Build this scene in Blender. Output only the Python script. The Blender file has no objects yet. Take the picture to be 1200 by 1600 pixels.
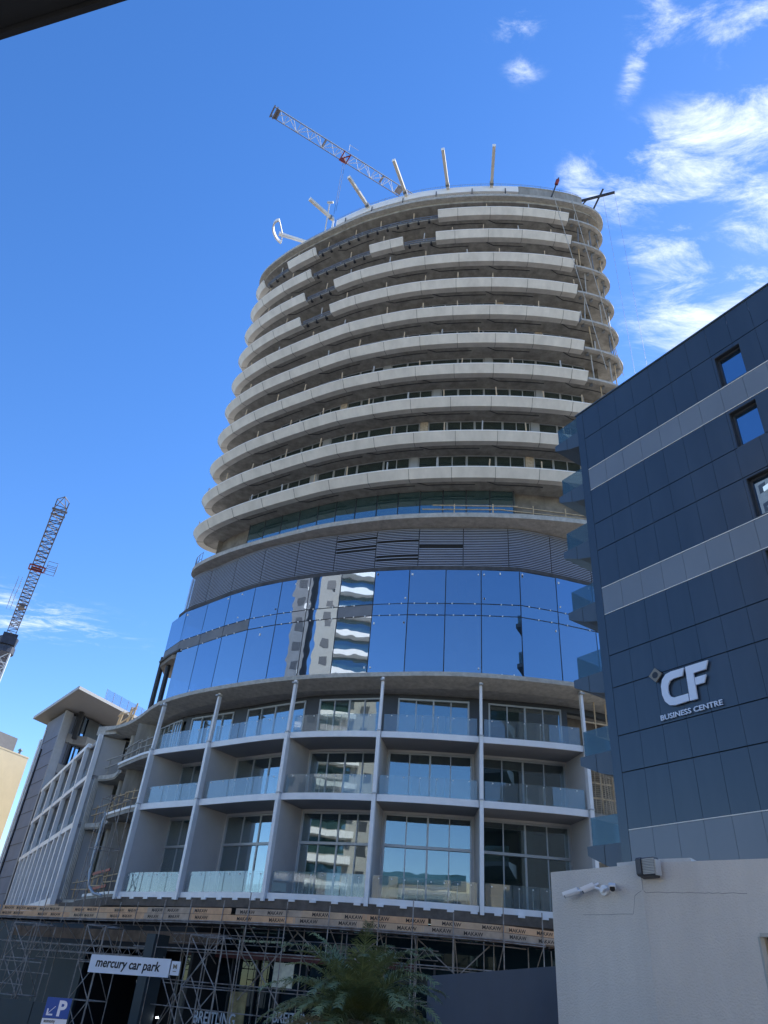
import bpy, math, random
import numpy as np
from mathutils import Vector, Matrix
random.seed(7)
R = math.radians
sc = bpy.context.scene
COL = sc.collection

# ---------------------------------------------------------------- camera
# origin of the whole scene = the lens, about 1.6 m above the pavement; +Y is where it looks
pitch, roll = R(34.02), R(4.95)
cam_d = bpy.data.cameras.new('camera'); cam = bpy.data.objects.new('camera', cam_d); COL.objects.link(cam)
fwd = Vector((0, math.cos(pitch), math.sin(pitch))); up0 = Vector((0, -math.sin(pitch), math.cos(pitch))); r0 = Vector((1, 0, 0))
right = r0 * math.cos(roll) + up0 * math.sin(roll); up = -r0 * math.sin(roll) + up0 * math.cos(roll)
cam.matrix_world = Matrix(((right.x, up.x, -fwd.x, 0), (right.y, up.y, -fwd.y, 0), (right.z, up.z, -fwd.z, 0), (0, 0, 0, 1)))
cam_d.sensor_fit = 'VERTICAL'; cam_d.sensor_height = 36; cam_d.lens = 36 * 1118 / 1600
cam_d.clip_start = 0.05; cam_d.clip_end = 5000
sc.camera = cam

# ---------------------------------------------------------------- sky and sun
SUN_AZ, SUN_EL = R(48), R(42)
w = bpy.data.worlds.new('World'); sc.world = w; w.use_nodes = True
nt = w.node_tree; nt.nodes.clear()
def N(t, **k):
    n = nt.nodes.new(t)
    for a, b in k.items(): setattr(n, a, b)
    return n
def math_node(tree, op, a, b=None, clamp=False):
    n = tree.nodes.new('ShaderNodeMath'); n.operation = op; n.use_clamp = clamp
    for i, v in enumerate((a, b)):
        if v is None: continue
        if isinstance(v, (int, float)): n.inputs[i].default_value = v
        else: tree.links.new(v, n.inputs[i])
    return n.outputs[0]
L = nt.links.new
sky = N('ShaderNodeTexSky', sky_type='NISHITA', sun_disc=False, sun_elevation=SUN_EL, sun_rotation=SUN_AZ)
sky.altitude = 20; sky.air_density = 1.0; sky.dust_density = 0.05; sky.ozone_density = 2.5
hs = N('ShaderNodeHueSaturation'); hs.inputs['Saturation'].default_value = 1.27; hs.inputs['Hue'].default_value = 0.509; hs.inputs['Value'].default_value = 0.93
L(sky.outputs[0], hs.inputs['Color'])
tc = N('ShaderNodeTexCoord'); sep = N('ShaderNodeSeparateXYZ'); L(tc.outputs['Generated'], sep.inputs[0])
zz = math_node(nt, 'MAXIMUM', sep.outputs[2], 0.05)
px = math_node(nt, 'DIVIDE', sep.outputs[0], zz); py = math_node(nt, 'DIVIDE', sep.outputs[1], zz)
cmb = N('ShaderNodeCombineXYZ'); L(px, cmb.inputs[0]); L(py, cmb.inputs[1])
# high cloud sheet: streaked, warped noise on a plane far overhead
rot = N('ShaderNodeMapping'); rot.inputs['Rotation'].default_value = (0, 0, R(35)); rot.inputs['Scale'].default_value = (1.0, 2.1, 1)
rot.inputs['Location'].default_value = (0.35, 0.22, 0)
L(cmb.outputs[0], rot.inputs[0])
n1 = N('ShaderNodeTexNoise'); n1.inputs['Scale'].default_value = 6.5; n1.inputs['Detail'].default_value = 10; n1.inputs['Roughness'].default_value = 0.7; n1.inputs['Distortion'].default_value = 0.45
L(rot.outputs[0], n1.inputs['Vector'])
n2 = N('ShaderNodeTexNoise'); n2.inputs['Scale'].default_value = 2.1; n2.inputs['Detail'].default_value = 2; L(rot.outputs[0], n2.inputs['Vector'])
# where the cloud lies: soft patches on that plane (centre, half length, half width, turn, strength)
def patch(cx, cy, lx, ly, ang, st):
    mp = N('ShaderNodeMapping', vector_type='TEXTURE'); mp.inputs['Location'].default_value = (cx, cy, 0); mp.inputs['Rotation'].default_value = (0, 0, R(ang)); mp.inputs['Scale'].default_value = (lx, ly, 1)
    L(cmb.outputs[0], mp.inputs[0]); ln = N('ShaderNodeVectorMath', operation='LENGTH'); L(mp.outputs[0], ln.inputs[0])
    q = N('ShaderNodeMapRange', interpolation_type='SMOOTHSTEP'); q.inputs[1].default_value = 0; q.inputs[2].default_value = 1; q.inputs[3].default_value = st; q.inputs[4].default_value = 0
    L(ln.outputs['Value'], q.inputs[0]); return q.outputs[0]
M = None
for a in ((.40, .52, .30, .115, -31, 1.0), (.25, .585, .075, .085, 0, .85), (.40, .32, .19, .13, 10, 1.0), (.29, .36, .07, .06, 0, .7), (.58, .57, .20, .15, -10, 1.0), (.42, .70, .13, .10, 40, .75), (.60, .85, .30, .24, 0, 1.0), (.11, .385, .05, .045, 0, .5), (.13, .44, .04, .03, 0, .35), (.27, .42, .025, .07, 0, .6), (.85, .5, .4, .4, 0, .9), (-1.25, 2.3, .6, .35, 20, .45)):
    p_ = patch(*a); M = p_ if M is None else math_node(nt, 'MAXIMUM', M, p_)
s2 = math_node(nt, 'MULTIPLY', math_node(nt, 'SUBTRACT', n2.outputs[0], 0.5), 0.45)
s3 = math_node(nt, 'ADD', math_node(nt, 'ADD', math_node(nt, 'MULTIPLY', n1.outputs[0], 1.9), math_node(nt, 'MULTIPLY', M, 0.40)), s2)
m2 = N('ShaderNodeMapRange', interpolation_type='SMOOTHSTEP'); m2.inputs[1].default_value = 0.98; m2.inputs[2].default_value = 1.68; L(s3, m2.inputs[0])
mx = N('ShaderNodeMixRGB'); mx.inputs[2].default_value = (4.3, 4.7, 5.2, 1)
L(math_node(nt, 'MULTIPLY', m2.outputs[0], math_node(nt, 'MINIMUM', math_node(nt, 'MULTIPLY', M, 2.4), 0.95)), mx.inputs[0]); L(hs.outputs[0], mx.inputs[1])
bg = N('ShaderNodeBackground'); bg.inputs[1].default_value = 0.1; L(mx.outputs[0], bg.inputs[0])
wo = N('ShaderNodeOutputWorld'); L(bg.outputs[0], wo.inputs[0])
sun_d = bpy.data.lights.new('sun', 'SUN'); sun_d.energy = 2.6; sun_d.angle = R(0.53); sun_d.color = (1, 0.93, 0.82)
sun = bpy.data.objects.new('sun', sun_d); COL.objects.link(sun)
sdir = Vector((math.sin(SUN_AZ) * math.cos(SUN_EL), math.cos(SUN_AZ) * math.cos(SUN_EL), math.sin(SUN_EL)))
sun.rotation_euler = sdir.to_track_quat('Z', 'Y').to_euler()
sc.view_settings.view_transform = 'Standard'; sc.view_settings.look = 'None'; sc.view_settings.exposure = 1.52; sc.view_settings.gamma = 1
sc.cycles.max_bounces = 8; sc.cycles.transparent_max_bounces = 16; sc.cycles.caustics_reflective = False; sc.cycles.caustics_refractive = False

# ---------------------------------------------------------------- materials
MATS = {}
def mat(name, col, rough=0.6, metal=0, spec=0.5, var=0.0, scale=2.0, bump=0.0, bscale=20, streak=False, col2=None, emit=None):
    m = bpy.data.materials.new(name); m.use_nodes = True; t = m.node_tree; b = t.nodes['Principled BSDF']
    b.inputs['Base Color'].default_value = (*col, 1); b.inputs['Roughness'].default_value = rough; b.inputs['Metallic'].default_value = metal
    b.inputs['Specular IOR Level'].default_value = spec
    if var or bump or col2:
        c = t.nodes.new('ShaderNodeTexCoord'); mp = t.nodes.new('ShaderNodeMapping'); t.links.new(c.outputs['Object'], mp.inputs[0])
        if streak: mp.inputs['Scale'].default_value = (1, 1, 0.22)
        n = t.nodes.new('ShaderNodeTexNoise'); n.inputs['Scale'].default_value = scale; n.inputs['Detail'].default_value = 7; n.inputs['Roughness'].default_value = 0.62
        t.links.new(mp.outputs[0], n.inputs['Vector'])
        if var or col2:
            r = t.nodes.new('ShaderNodeValToRGB'); r.color_ramp.elements[0].position = 0.32; r.color_ramp.elements[1].position = 0.68
            lo = col2 if col2 else tuple(x * (1 - var) for x in col)
            hi = tuple(min(1, x * (1 + var)) for x in col)
            r.color_ramp.elements[0].color = (*lo, 1); r.color_ramp.elements[1].color = (*hi, 1)
            t.links.new(n.outputs[0], r.inputs[0]); t.links.new(r.outputs[0], b.inputs['Base Color'])
            mr = t.nodes.new('ShaderNodeMapRange'); mr.inputs[3].default_value = max(0.02, rough - 0.08); mr.inputs[4].default_value = min(1, rough + 0.1)
            t.links.new(n.outputs[0], mr.inputs[0]); t.links.new(mr.outputs[0], b.inputs['Roughness'])
        if bump:
            n3 = t.nodes.new('ShaderNodeTexNoise'); n3.inputs['Scale'].default_value = bscale; n3.inputs['Detail'].default_value = 5; t.links.new(c.outputs['Object'], n3.inputs['Vector'])
            bp = t.nodes.new('ShaderNodeBump'); bp.inputs['Strength'].default_value = bump; bp.inputs['Distance'].default_value = 0.02
            t.links.new(n3.outputs[0], bp.inputs['Height']); t.links.new(bp.outputs[0], b.inputs['Normal'])
    if emit:
        b.inputs['Emission Color'].default_value = (*emit[0], 1); b.inputs['Emission Strength'].default_value = emit[1]
    MATS[name] = m; return m
def glass(name, tint, refl, base, lo, hi, body=0.35, wav=0.0):
    """window glass: a fresnel-weighted mirror over tinted see-through and a little body colour"""
    m = bpy.data.materials.new(name); m.use_nodes = True; t = m.node_tree; t.nodes.clear()
    o = t.nodes.new('ShaderNodeOutputMaterial'); tr = t.nodes.new('ShaderNodeBsdfTransparent'); tr.inputs[0].default_value = (*tint, 1)
    g = t.nodes.new('ShaderNodeBsdfGlossy'); g.inputs[0].default_value = (*refl, 1); g.inputs['Roughness'].default_value = 0.004
    d = t.nodes.new('ShaderNodeBsdfDiffuse'); d.inputs[0].default_value = (*base, 1)
    a = t.nodes.new('ShaderNodeMixShader'); a.inputs[0].default_value = body; t.links.new(tr.outputs[0], a.inputs[1]); t.links.new(d.outputs[0], a.inputs[2])
    lw = t.nodes.new('ShaderNodeLayerWeight'); lw.inputs[0].default_value = 0.5
    mr = t.nodes.new('ShaderNodeMapRange'); mr.inputs[3].default_value = lo; mr.inputs[4].default_value = hi; t.links.new(lw.outputs['Facing'], mr.inputs[0])
    b = t.nodes.new('ShaderNodeMixShader'); t.links.new(mr.outputs[0], b.inputs[0]); t.links.new(a.outputs[0], b.inputs[1]); t.links.new(g.outputs[0], b.inputs[2])
    t.links.new(b.outputs[0], o.inputs[0])
    if wav:
        c = t.nodes.new('ShaderNodeTexCoord'); n = t.nodes.new('ShaderNodeTexNoise'); n.inputs['Scale'].default_value = 0.9; n.inputs['Detail'].default_value = 1
        t.links.new(c.outputs['Object'], n.inputs['Vector']); bp = t.nodes.new('ShaderNodeBump'); bp.inputs['Strength'].default_value = wav; bp.inputs['Distance'].default_value = 0.05
        t.links.new(n.outputs[0], bp.inputs['Height']); t.links.new(bp.outputs[0], g.inputs['Normal'])
    MATS[name] = m; return m
fascia_m = mat('pale precast panel', (0.67, 0.645, 0.59), 0.55, var=0.12, scale=1.1, streak=True, bump=0.05, bscale=60)
white_m = mat('white metal edge', (0.88, 0.87, 0.84), 0.4, var=0.04)
conc_m = mat('raw concrete', (0.30, 0.29, 0.265), 0.9, var=0.3, scale=1.6, bump=0.25, bscale=9, streak=True)
conc2_m = mat('stained concrete', (0.27, 0.25, 0.22), 0.9, scale=1.2, bump=0.3, bscale=8, col2=(0.12, 0.11, 0.10))
edge_m = mat('pale concrete edge', (0.42, 0.41, 0.38), 0.85, var=0.22, scale=3, bump=0.2, bscale=14)
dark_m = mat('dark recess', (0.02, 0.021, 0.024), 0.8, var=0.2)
rail_m = mat('galvanised rail', (0.22, 0.24, 0.26), 0.5, metal=0.4, var=0.1)
brk_m = mat('black bracket', (0.03, 0.033, 0.04), 0.6)
timber_m = mat('raw timber', (0.50, 0.38, 0.24), 0.8, var=0.25, scale=5, streak=True)
frame_m = mat('grey window frame', (0.38, 0.41, 0.44), 0.4, metal=0.3, var=0.05)
dframe_m = mat('dark window frame', (0.035, 0.04, 0.05), 0.4, var=0.1)
podmet_m = mat('powder coated metal', (0.74, 0.75, 0.77), 0.42, metal=0.05, var=0.06, scale=1.5)
part_m = mat('grey painted wall', (0.50, 0.50, 0.505), 0.6, var=0.06, scale=0.7, bump=0.04)
soff_m = mat('grey soffit board', (0.30, 0.30, 0.31), 0.65, var=0.08, scale=0.8)
room_m = mat('room plaster', (0.56, 0.58, 0.52), 0.8, var=0.12, scale=0.4)
louv_m = mat('blue grey louvre', (0.34, 0.41, 0.58), 0.4, metal=0.1, var=0.06)
cw_m = glass('blue curtain wall glass', (0.26, 0.40, 0.52), (0.70, 0.82, 0.96), (0.02, 0.05, 0.085), 0.40, 0.80, body=0.5, wav=0.05)
cw_v = [cw_m, glass('blue curtain wall glass, paler', (0.34, 0.48, 0.60), (0.72, 0.82, 0.95), (0.05, 0.085, 0.12), 0.36, 0.78, body=0.42, wav=0.07), glass('blue curtain wall glass, deeper', (0.30, 0.42, 0.55), (0.64, 0.78, 0.95), (0.02, 0.045, 0.08), 0.38, 0.8, body=0.35, wav=0.06)]
win_m = glass('clear window glass', (0.62, 0.72, 0.70), (0.85, 0.94, 1.0), (0.03, 0.05, 0.05), 0.20, 0.65, body=0.15, wav=0.04)
teal_m = glass('teal window glass', (0.35, 0.52, 0.52), (0.7, 0.88, 0.95), (0.06, 0.12, 0.12), 0.20, 0.7, body=0.45, wav=0.1)
bal_m = glass('balustrade glass', (0.86, 0.90, 0.90), (0.9, 0.95, 1.0), (0.40, 0.44, 0.45), 0.045, 0.24, body=0.14)
twin_m = glass('dark tower glass', (0.25, 0.33, 0.33), (0.75, 0.85, 0.9), (0.05, 0.07, 0.065), 0.07, 0.4, body=0.6)
navy_m = mat('navy metal cladding', (0.036, 0.054, 0.082), 0.20, spec=0.6, var=0.12, scale=0.5, streak=True, bump=0.03, bscale=3)
greyb_m = mat('grey blue cladding', (0.165, 0.195, 0.235), 0.30, var=0.06, scale=0.4)
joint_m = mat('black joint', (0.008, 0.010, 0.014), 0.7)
navyb_m = mat('navy balcony cladding', (0.055, 0.085, 0.125), 0.4, var=0.06)
rend_m = mat('grey render', (0.585, 0.55, 0.505), 0.9, var=0.10, scale=1.1, bump=0.9, bscale=38, streak=True)
rend2_m = mat('pale coping', (0.55, 0.55, 0.53), 0.8, var=0.12, scale=5)
dwall_m = mat('charcoal painted wall', (0.055, 0.065, 0.09), 0.8, var=0.1, scale=0.9, bump=0.1)
plastic_m = mat('white plastic', (0.75, 0.76, 0.78), 0.35)
black_m = mat('black plastic', (0.012, 0.012, 0.015), 0.35)
lampm = mat('dark lamp housing', (0.06, 0.065, 0.075), 0.5, var=0.1)
lens_m = mat('grey ribbed diffuser', (0.42, 0.42, 0.40), 0.4)
steel_m = mat('scaffold tube', (0.36, 0.35, 0.34), 0.55, metal=0.25, scale=3, col2=(0.15, 0.11, 0.085))
plank_m = mat('brown scaffold plank', (0.16, 0.115, 0.085), 0.85, var=0.35, scale=2, bump=0.1)
boards = [mat('orange board', (0.58, 0.35, 0.20), 0.8, var=0.14, scale=3), mat('pale board', (0.53, 0.37, 0.24), 0.8, var=0.14, scale=3),
          mat('grey board', (0.42, 0.32, 0.24), 0.85, var=0.18, scale=3)]
ink_m = mat('black stencil ink', (0.035, 0.028, 0.024), 0.8)
crane_m = mat('white crane steel', (0.62, 0.65, 0.70), 0.45, var=0.08)
craned_m = mat('weathered crane steel', (0.17, 0.16, 0.17), 0.6, var=0.25, scale=1)
red_m = mat('red paint', (0.24, 0.03, 0.025), 0.5, var=0.15)
dred_m = mat('dark red fascia', (0.085, 0.018, 0.02), 0.6, var=0.15)
fin_m = mat('cream cantilever arm', (0.76, 0.71, 0.61), 0.55, var=0.05)
cream_m = mat('cream rendered wall', (0.80, 0.69, 0.47), 0.9, var=0.05, scale=0.6, bump=0.15, bscale=12)
stone_m = mat('grey beige cladding', (0.24, 0.235, 0.23), 0.7, var=0.1, scale=0.8)
stone2_m = mat('dark stone', (0.17, 0.18, 0.20), 0.6, var=0.15, scale=0.8)
ptile_m = mat('slate blue cladding', (0.17, 0.195, 0.26), 0.75, var=0.12, scale=0.5)
blueglass_m = glass('blue reflective glass', (0.2, 0.3, 0.4), (0.55, 0.75, 0.95), (0.01, 0.03, 0.06), 0.4, 0.8, body=0.7)
sign_m = mat('white sign face', (0.72, 0.74, 0.80), 0.4)
blue_m = mat('blue sign face', (0.01, 0.07, 0.32), 0.35)
letter_m = mat('pale sign letter', (0.62, 0.70, 0.84), 0.35)
brass_m = mat('bronze plate', (0.22, 0.19, 0.15), 0.4, metal=0.4)
asph_m = mat('asphalt', (0.05, 0.05, 0.052), 0.9, var=0.25, scale=3, bump=0.3, bscale=40)
pave_m = mat('paving', (0.22, 0.21, 0.20), 0.9, var=0.15, scale=2)
leaf_m = mat('palm leaflet', (0.17, 0.21, 0.09), 0.5, var=0.45, scale=2.2)
leafd_m = mat('dry palm leaflet', (0.32, 0.26, 0.15), 0.7, var=0.3, scale=2)
bark_m = mat('palm trunk fibre', (0.10, 0.075, 0.05), 0.95, var=0.4, scale=9, bump=0.8, bscale=30)
teald_m = mat('dark teal hoarding', (0.018, 0.032, 0.042), 0.6, var=0.15)
net_m = mat('debris net', (0.42, 0.36, 0.28), 0.9, var=0.3, scale=6)
shop_m = glass('dark shop glass', (0.10, 0.15, 0.18), (0.5, 0.65, 0.75), (0.008, 0.018, 0.024), 0.015, 0.16, body=0.88)
lit_m = mat('lit lamp', (1, 1, 1), 0.5, emit=((0.8, 0.9, 1.0), 6))

# ---------------------------------------------------------------- mesh helpers
class MB:
    def __init__(s): s.v = []; s.f = []
    def add(s, v, f):
        k = len(s.v); s.v += [tuple(map(float, p)) for p in v]; s.f += [tuple(i + k for i in q) for q in f]; return s
    def box(s, a, b):
        (x0, y0, z0), (x1, y1, z1) = a, b
        return s.add([(x0, y0, z0), (x1, y0, z0), (x1, y1, z0), (x0, y1, z0), (x0, y0, z1), (x1, y0, z1), (x1, y1, z1), (x0, y1, z1)],
                     [(3, 2, 1, 0), (4, 5, 6, 7), (0, 1, 5, 4), (1, 2, 6, 5), (2, 3, 7, 6), (3, 0, 4, 7)])
    def hexa(s, q, z0, z1):
        """prism on a plan polygon q"""
        n = len(q); z0 = z0 if isinstance(z0, (list, tuple)) else [z0] * n; z1 = z1 if isinstance(z1, (list, tuple)) else [z1] * n
        v = [(q[i][0], q[i][1], z0[i]) for i in range(n)] + [(q[i][0], q[i][1], z1[i]) for i in range(n)]
        return s.add(v, [tuple(range(n))[::-1], tuple(range(n, 2 * n))] + [(i, (i + 1) % n, (i + 1) % n + n, i + n) for i in range(n)])
    def obox(s, c, u, v, w_, du, dv, dw):
        """box centred at c with half sizes du,dv,dw along u,v,w_"""
        c = Vector(c); u = Vector(u).normalized() * du; v = Vector(v).normalized() * dv; w_ = Vector(w_).normalized() * dw
        P = [c + a * u + b * v + d * w_ for d in (-1, 1) for a, b in ((-1, -1), (1, -1), (1, 1), (-1, 1))]
        return s.add(P, [(3, 2, 1, 0), (4, 5, 6, 7), (0, 1, 5, 4), (1, 2, 6, 5), (2, 3, 7, 6), (3, 0, 4, 7)])
    def bar(s, p, q, wd, ht=None, upv=(0, 0, 1)):
        p = Vector(p); q = Vector(q); d = q - p; ln = d.length
        if ln < 1e-6: return s
        d.normalize(); sd = d.cross(Vector(upv))
        if sd.length < 1e-3: sd = d.cross(Vector((0, 1, 0)))
        sd.normalize(); u2 = sd.cross(d)
        return s.obox((p + q) / 2, d, sd, u2, ln / 2, wd / 2, (ht or wd) / 2)
    def tube(s, p, q, r, n=6, r2=None, caps=True):
        p = Vector(p); q = Vector(q); d = (q - p).normalized(); a = d.cross(Vector((0, 0, 1)))
        if a.length < 1e-3: a = Vector((1, 0, 0))
        a.normalize(); b = d.cross(a); r2 = r if r2 is None else r2
        v = [p + (a * math.cos(2 * math.pi * i / n) + b * math.sin(2 * math.pi * i / n)) * r for i in range(n)] + \
            [q + (a * math.cos(2 * math.pi * i / n) + b * math.sin(2 * math.pi * i / n)) * r2 for i in range(n)]
        f = [(i, (i + 1) % n, (i + 1) % n + n, i + n) for i in range(n)]
        if caps: f += [tuple(range(n))[::-1], tuple(range(n, 2 * n))]
        return s.add(v, f)
    def path(s, pts, r, n=6):
        for a, b in zip(pts, pts[1:]): s.tube(a, b, r, n)
        return s
    def poly(s, pts3, nrm, depth):
        """flat outline pulled to a thickness along nrm"""
        nrm = Vector(nrm).normalized() * depth; n = len(pts3)
        v = [Vector(p) for p in pts3] + [Vector(p) + nrm for p in pts3]
        return s.add(v, [tuple(range(n))[::-1], tuple(range(n, 2 * n))] + [(i, (i + 1) % n, (i + 1) % n + n, i + n) for i in range(n)])
    def sweep(s, cu, s0, s1, prof, step=0.45, caps=True, dz=None):
        k = max(1, int(math.ceil((s1 - s0) / step))); m = len(prof); v = []
        for i in range(k + 1):
            u = s0 + (s1 - s0) * i / k; p, t, n = cu.at(u)
            for o, z in prof:
                v.append((p[0] + n[0] * o, p[1] + n[1] * o, z + (dz(i / k) if dz else 0)))
        f = []
        for i in range(k):
            for j in range(m):
                a = i * m + j; b = i * m + (j + 1) % m; f.append((a, b, b + m, a + m))
        if caps: f += [tuple(range(m))[::-1], tuple(range(k * m, k * m + m))]
        return s.add(v, f)
    def build(s, name, material, parent=None, smooth=False):
        me = bpy.data.meshes.new(name); off = Vector(parent.get('_o', (0, 0, 0))) if parent else Vector((0, 0, 0))
        me.from_pydata([(a - off.x, b - off.y, c - off.z) for a, b, c in s.v], [], s.f); me.materials.append(material)
        o = bpy.data.objects.new(name, me); COL.objects.link(o)
        import bmesh
        bm = bmesh.new(); bm.from_mesh(me); bmesh.ops.recalc_face_normals(bm, faces=bm.faces); bm.to_mesh(me); bm.free()
        if smooth:
            me.polygons.foreach_set('use_smooth', [True] * len(me.polygons)); me.set_sharp_from_angle(angle=R(38))
        if parent: o.parent = parent; o['_o'] = tuple(off)
        return o
def tag(o, label, cat, group=None, kind=None):
    o['label'] = label; o['category'] = cat
    if group: o['group'] = group
    if kind: o['kind'] = kind
    return o
def thing(name, label, cat, loc=(0, 0, 0), group=None):
    o = bpy.data.objects.new(name, None); COL.objects.link(o); o.location = loc; o['_o'] = tuple(map(float, loc)); o.empty_display_size = 0.5
    return tag(o, label, cat, group)
def struct(name, mb, m):
    o = mb.build(name, m); o['kind'] = 'structure'; return o
class Curve:
    """smooth plan curve, walked left to right; positive offsets go into the building"""
    def __init__(s, pts, closed=False, step=0.15):
        P = [np.array(p, float) for p in pts]; n = len(P); out = []
        for i in range(n if closed else n - 1):
            if closed: a, b, c, d = P[i - 1], P[i], P[(i + 1) % n], P[(i + 2) % n]
            else: a, b, c, d = P[max(i - 1, 0)], P[i], P[i + 1], P[min(i + 2, n - 1)]
            k = max(2, int(np.linalg.norm(c - b) / step))
            for j in range(k):
                t = j / k
                out.append(.5 * ((2 * b) + (-a + c) * t + (2 * a - 5 * b + 4 * c - d) * t * t + (-a + 3 * b - 3 * c + d) * t ** 3))
        out.append(out[0] if closed else P[-1]); s.p = np.array(out); s.closed = closed
        if closed:
            for _ in range(40):
                q = s.p[:-1]; q = (np.roll(q, 1, 0) + 2 * q + np.roll(q, -1, 0)) / 4; s.p = np.vstack([q, q[:1]])
        s.s = np.concatenate([[0], np.cumsum(np.linalg.norm(np.diff(s.p, axis=0), axis=1))]); s.L = s.s[-1]
    def at(s, u, o=0):
        if s.closed: u = u % s.L
        def f(v):
            if s.closed: v = v % s.L
            return np.array([np.interp(v, s.s, s.p[:, 0]), np.interp(v, s.s, s.p[:, 1])])
        a, b = (f(u - .12), f(u + .12)) if s.closed else (f(max(u - .12, 0)), f(min(u + .12, s.L)))
        t = b - a; t /= np.linalg.norm(t); n = np.array([-t[1], t[0]])
        return f(u) + n * o, t, n
def P3(cu, u, o, z):
    p = cu.at(u, o)[0]; return Vector((p[0], p[1], z))
def T3(cu, u):
    _, t, n = cu.at(u); return Vector((t[0], t[1], 0)), Vector((n[0], n[1], 0))
_fonts = {}
def text_geo(txt, bold=0.0, shear=0.0, extrude=0.02):
    key = (txt, bold, shear, extrude)
    if key in _fonts: return _fonts[key]
    c = bpy.data.curves.new('t', 'FONT'); c.body = txt; c.size = 1; c.extrude = extrude; c.offset = bold; c.shear = shear; c.resolution_u = 3
    o = bpy.data.objects.new('t', c); COL.objects.link(o)
    dg = bpy.context.evaluated_depsgraph_get(); me = bpy.data.meshes.new_from_object(o.evaluated_get(dg))
    v = [tuple(p.co) for p in me.vertices]; f = [tuple(p.vertices) for p in me.polygons]
    bpy.data.objects.remove(o); bpy.data.curves.remove(c); bpy.data.meshes.remove(me)
    x0 = min(p[0] for p in v); x1 = max(p[0] for p in v); y0 = min(p[1] for p in v); y1 = max(p[1] for p in v)
    _fonts[key] = ([(p[0] - x0, p[1] - y0, p[2]) for p in v], f, x1 - x0, y1 - y0); return _fonts[key]
def put_text(mb, txt, org, u, v, width, height, bold=0.0, shear=0.0, depth=0.01):
    """lettering of given width and height, lower left corner at org, along u and v"""
    g, f, W, H = text_geo(txt, bold, shear); u = Vector(u).normalized(); v = Vector(v).normalized(); n = u.cross(v); org = Vector(org)
    mb.add([org + u * (p[0] / W * width) + v * (p[1] / H * height) + n * (p[2] / 0.02 * depth) for p in g], f); return mb
Z = Vector((0, 0, 1))

# ---------------------------------------------------------------- ground
GZ0, GZ1 = -1.6, -4.2      # pavement where the camera stands, and by the tower
def gz(y): return GZ0 + (GZ1 - GZ0) * min(1, max(0, (y - 10) / 18))
g = MB(); ys = [-1500, -200, -60, 0, 10, 13, 16, 19, 22, 25, 28, 34, 60, 200, 2500]; xs = [-1800, -200, -60, -20, 0, 20, 60, 200, 1800]
g.add([(x, y, gz(y)) for y in ys for x in xs], [(j * 9 + i, j * 9 + i + 1, j * 9 + i + 10, j * 9 + i + 9) for j in range(14) for i in range(8)])
struct('ground', g, mat('pale stone ground', (.30, .275, .235), .9, var=.15, scale=.4))
g = MB(); g.hexa([(-70, 28.2), (70, 28.2), (70, 31.4), (-70, 31.4)], GZ1 - .3, GZ1 + .004); struct('road', g, asph_m)
g = MB(); g.hexa([(-60, 31.5), (60, 31.5), (60, 34.5), (-60, 34.5)], GZ1 - 0.5, GZ1 + 0.13); struct('pavement', g, pave_m)

# ---------------------------------------------------------------- round tower
FR = [(-15.45, 50.2), (-14.95, 48.9), (-14.0, 47.75), (-12.75, 46.55), (-11.3, 45.35), (-8.75, 43.6), (-5.6, 41.65), (-3.8, 40.7), (-.4, 39.35), (2.1, 38.65), (5.1, 38.07), (8.3, 37.7), (11.2, 37.6), (14, 37.75), (16, 38.05), (17.3, 38.5), (18.15, 39.25)]
RING = Curve(FR + [(3.0 - x, 90.4 - y) for x, y in FR], True)
POD = Curve([(-20.6, 56.9), (-18.7, 55.6), (-17.6, 53.4), (-15.7, 50.7), (-13.8, 48.5), (-9.58, 45.5), (-4.44, 42.0), (.8, 40.25), (6.45, 39.65), (12.3, 39.75), (17, 41.3), (20.5, 44)])
SLAB = Curve([(-20.4, 57.0), (-18.2, 55), (-16.6, 52.8), (-14.1, 48.9), (-10.3, 45.5), (-4.5, 42.05), (2, 39.9), (6.4, 39.1), (11.1, 39.2), (13.5, 39.7), (17.5, 41.5), (20.5, 44)])
GP = [(-15.75, 52.0), (-14.15, 49.7), (-12.3, 48.05), (-10.4, 46.3), (-8.45, 44.75), (-6.5, 43.6), (-4.5, 42.62), (-2.4, 41.8), (-.2, 41.0), (2.0, 40.4), (4.3, 40.0), (6.5, 39.65), (8.9, 39.40), (11.3, 39.82), (13.8, 40.5), (16.2, 41.4), (18.4, 42.5), (20, 43.9)]
GC = Curve(GP)
DECK = Curve([(-25, 53.2), (-21.3, 51.2), (-17.3, 48.7), (-13.5, 45.9), (-8.6, 41.8), (-3.8, 38.6), (.4, 36.9), (5.8, 36.35), (9.2, 37.3), (13, 39)])
tw = thing('tower_building', 'tall unfinished round tower with stacked pale curved balcony bands above a blue glass belt', 'building', (1.5, 45.2, GZ1))
def ring_poly(o, n=150, c=RING):
    return [tuple(c.at(c.L * i / n, o)[0]) for i in range(n)]
TOPS = [30.0, 33.2, 36.48, 39.81, 43.11, 46.37, 49.78, 53.15, 56.45, 59.78]
SEG = {1: [(-38, 39.8)], 2: [(-38, 36)], 3: [(-36, 35)], 4: [(-36, 33.9)], 5: [(-36, 33.9)], 6: [(-36, 33.8)], 7: [(-36, 9.2), (12.4, 33.9)],
       8: [(-36, 9.14), (12.4, 33.9)], 9: [(-36, 9.34), (15.7, 18.9), (21.9, 33.9)], 10: [(-36, 2.3), (5.9, 9.4), (22.0, 33.9)]}
DEK = -0.30      # deck level under the top of the band
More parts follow.
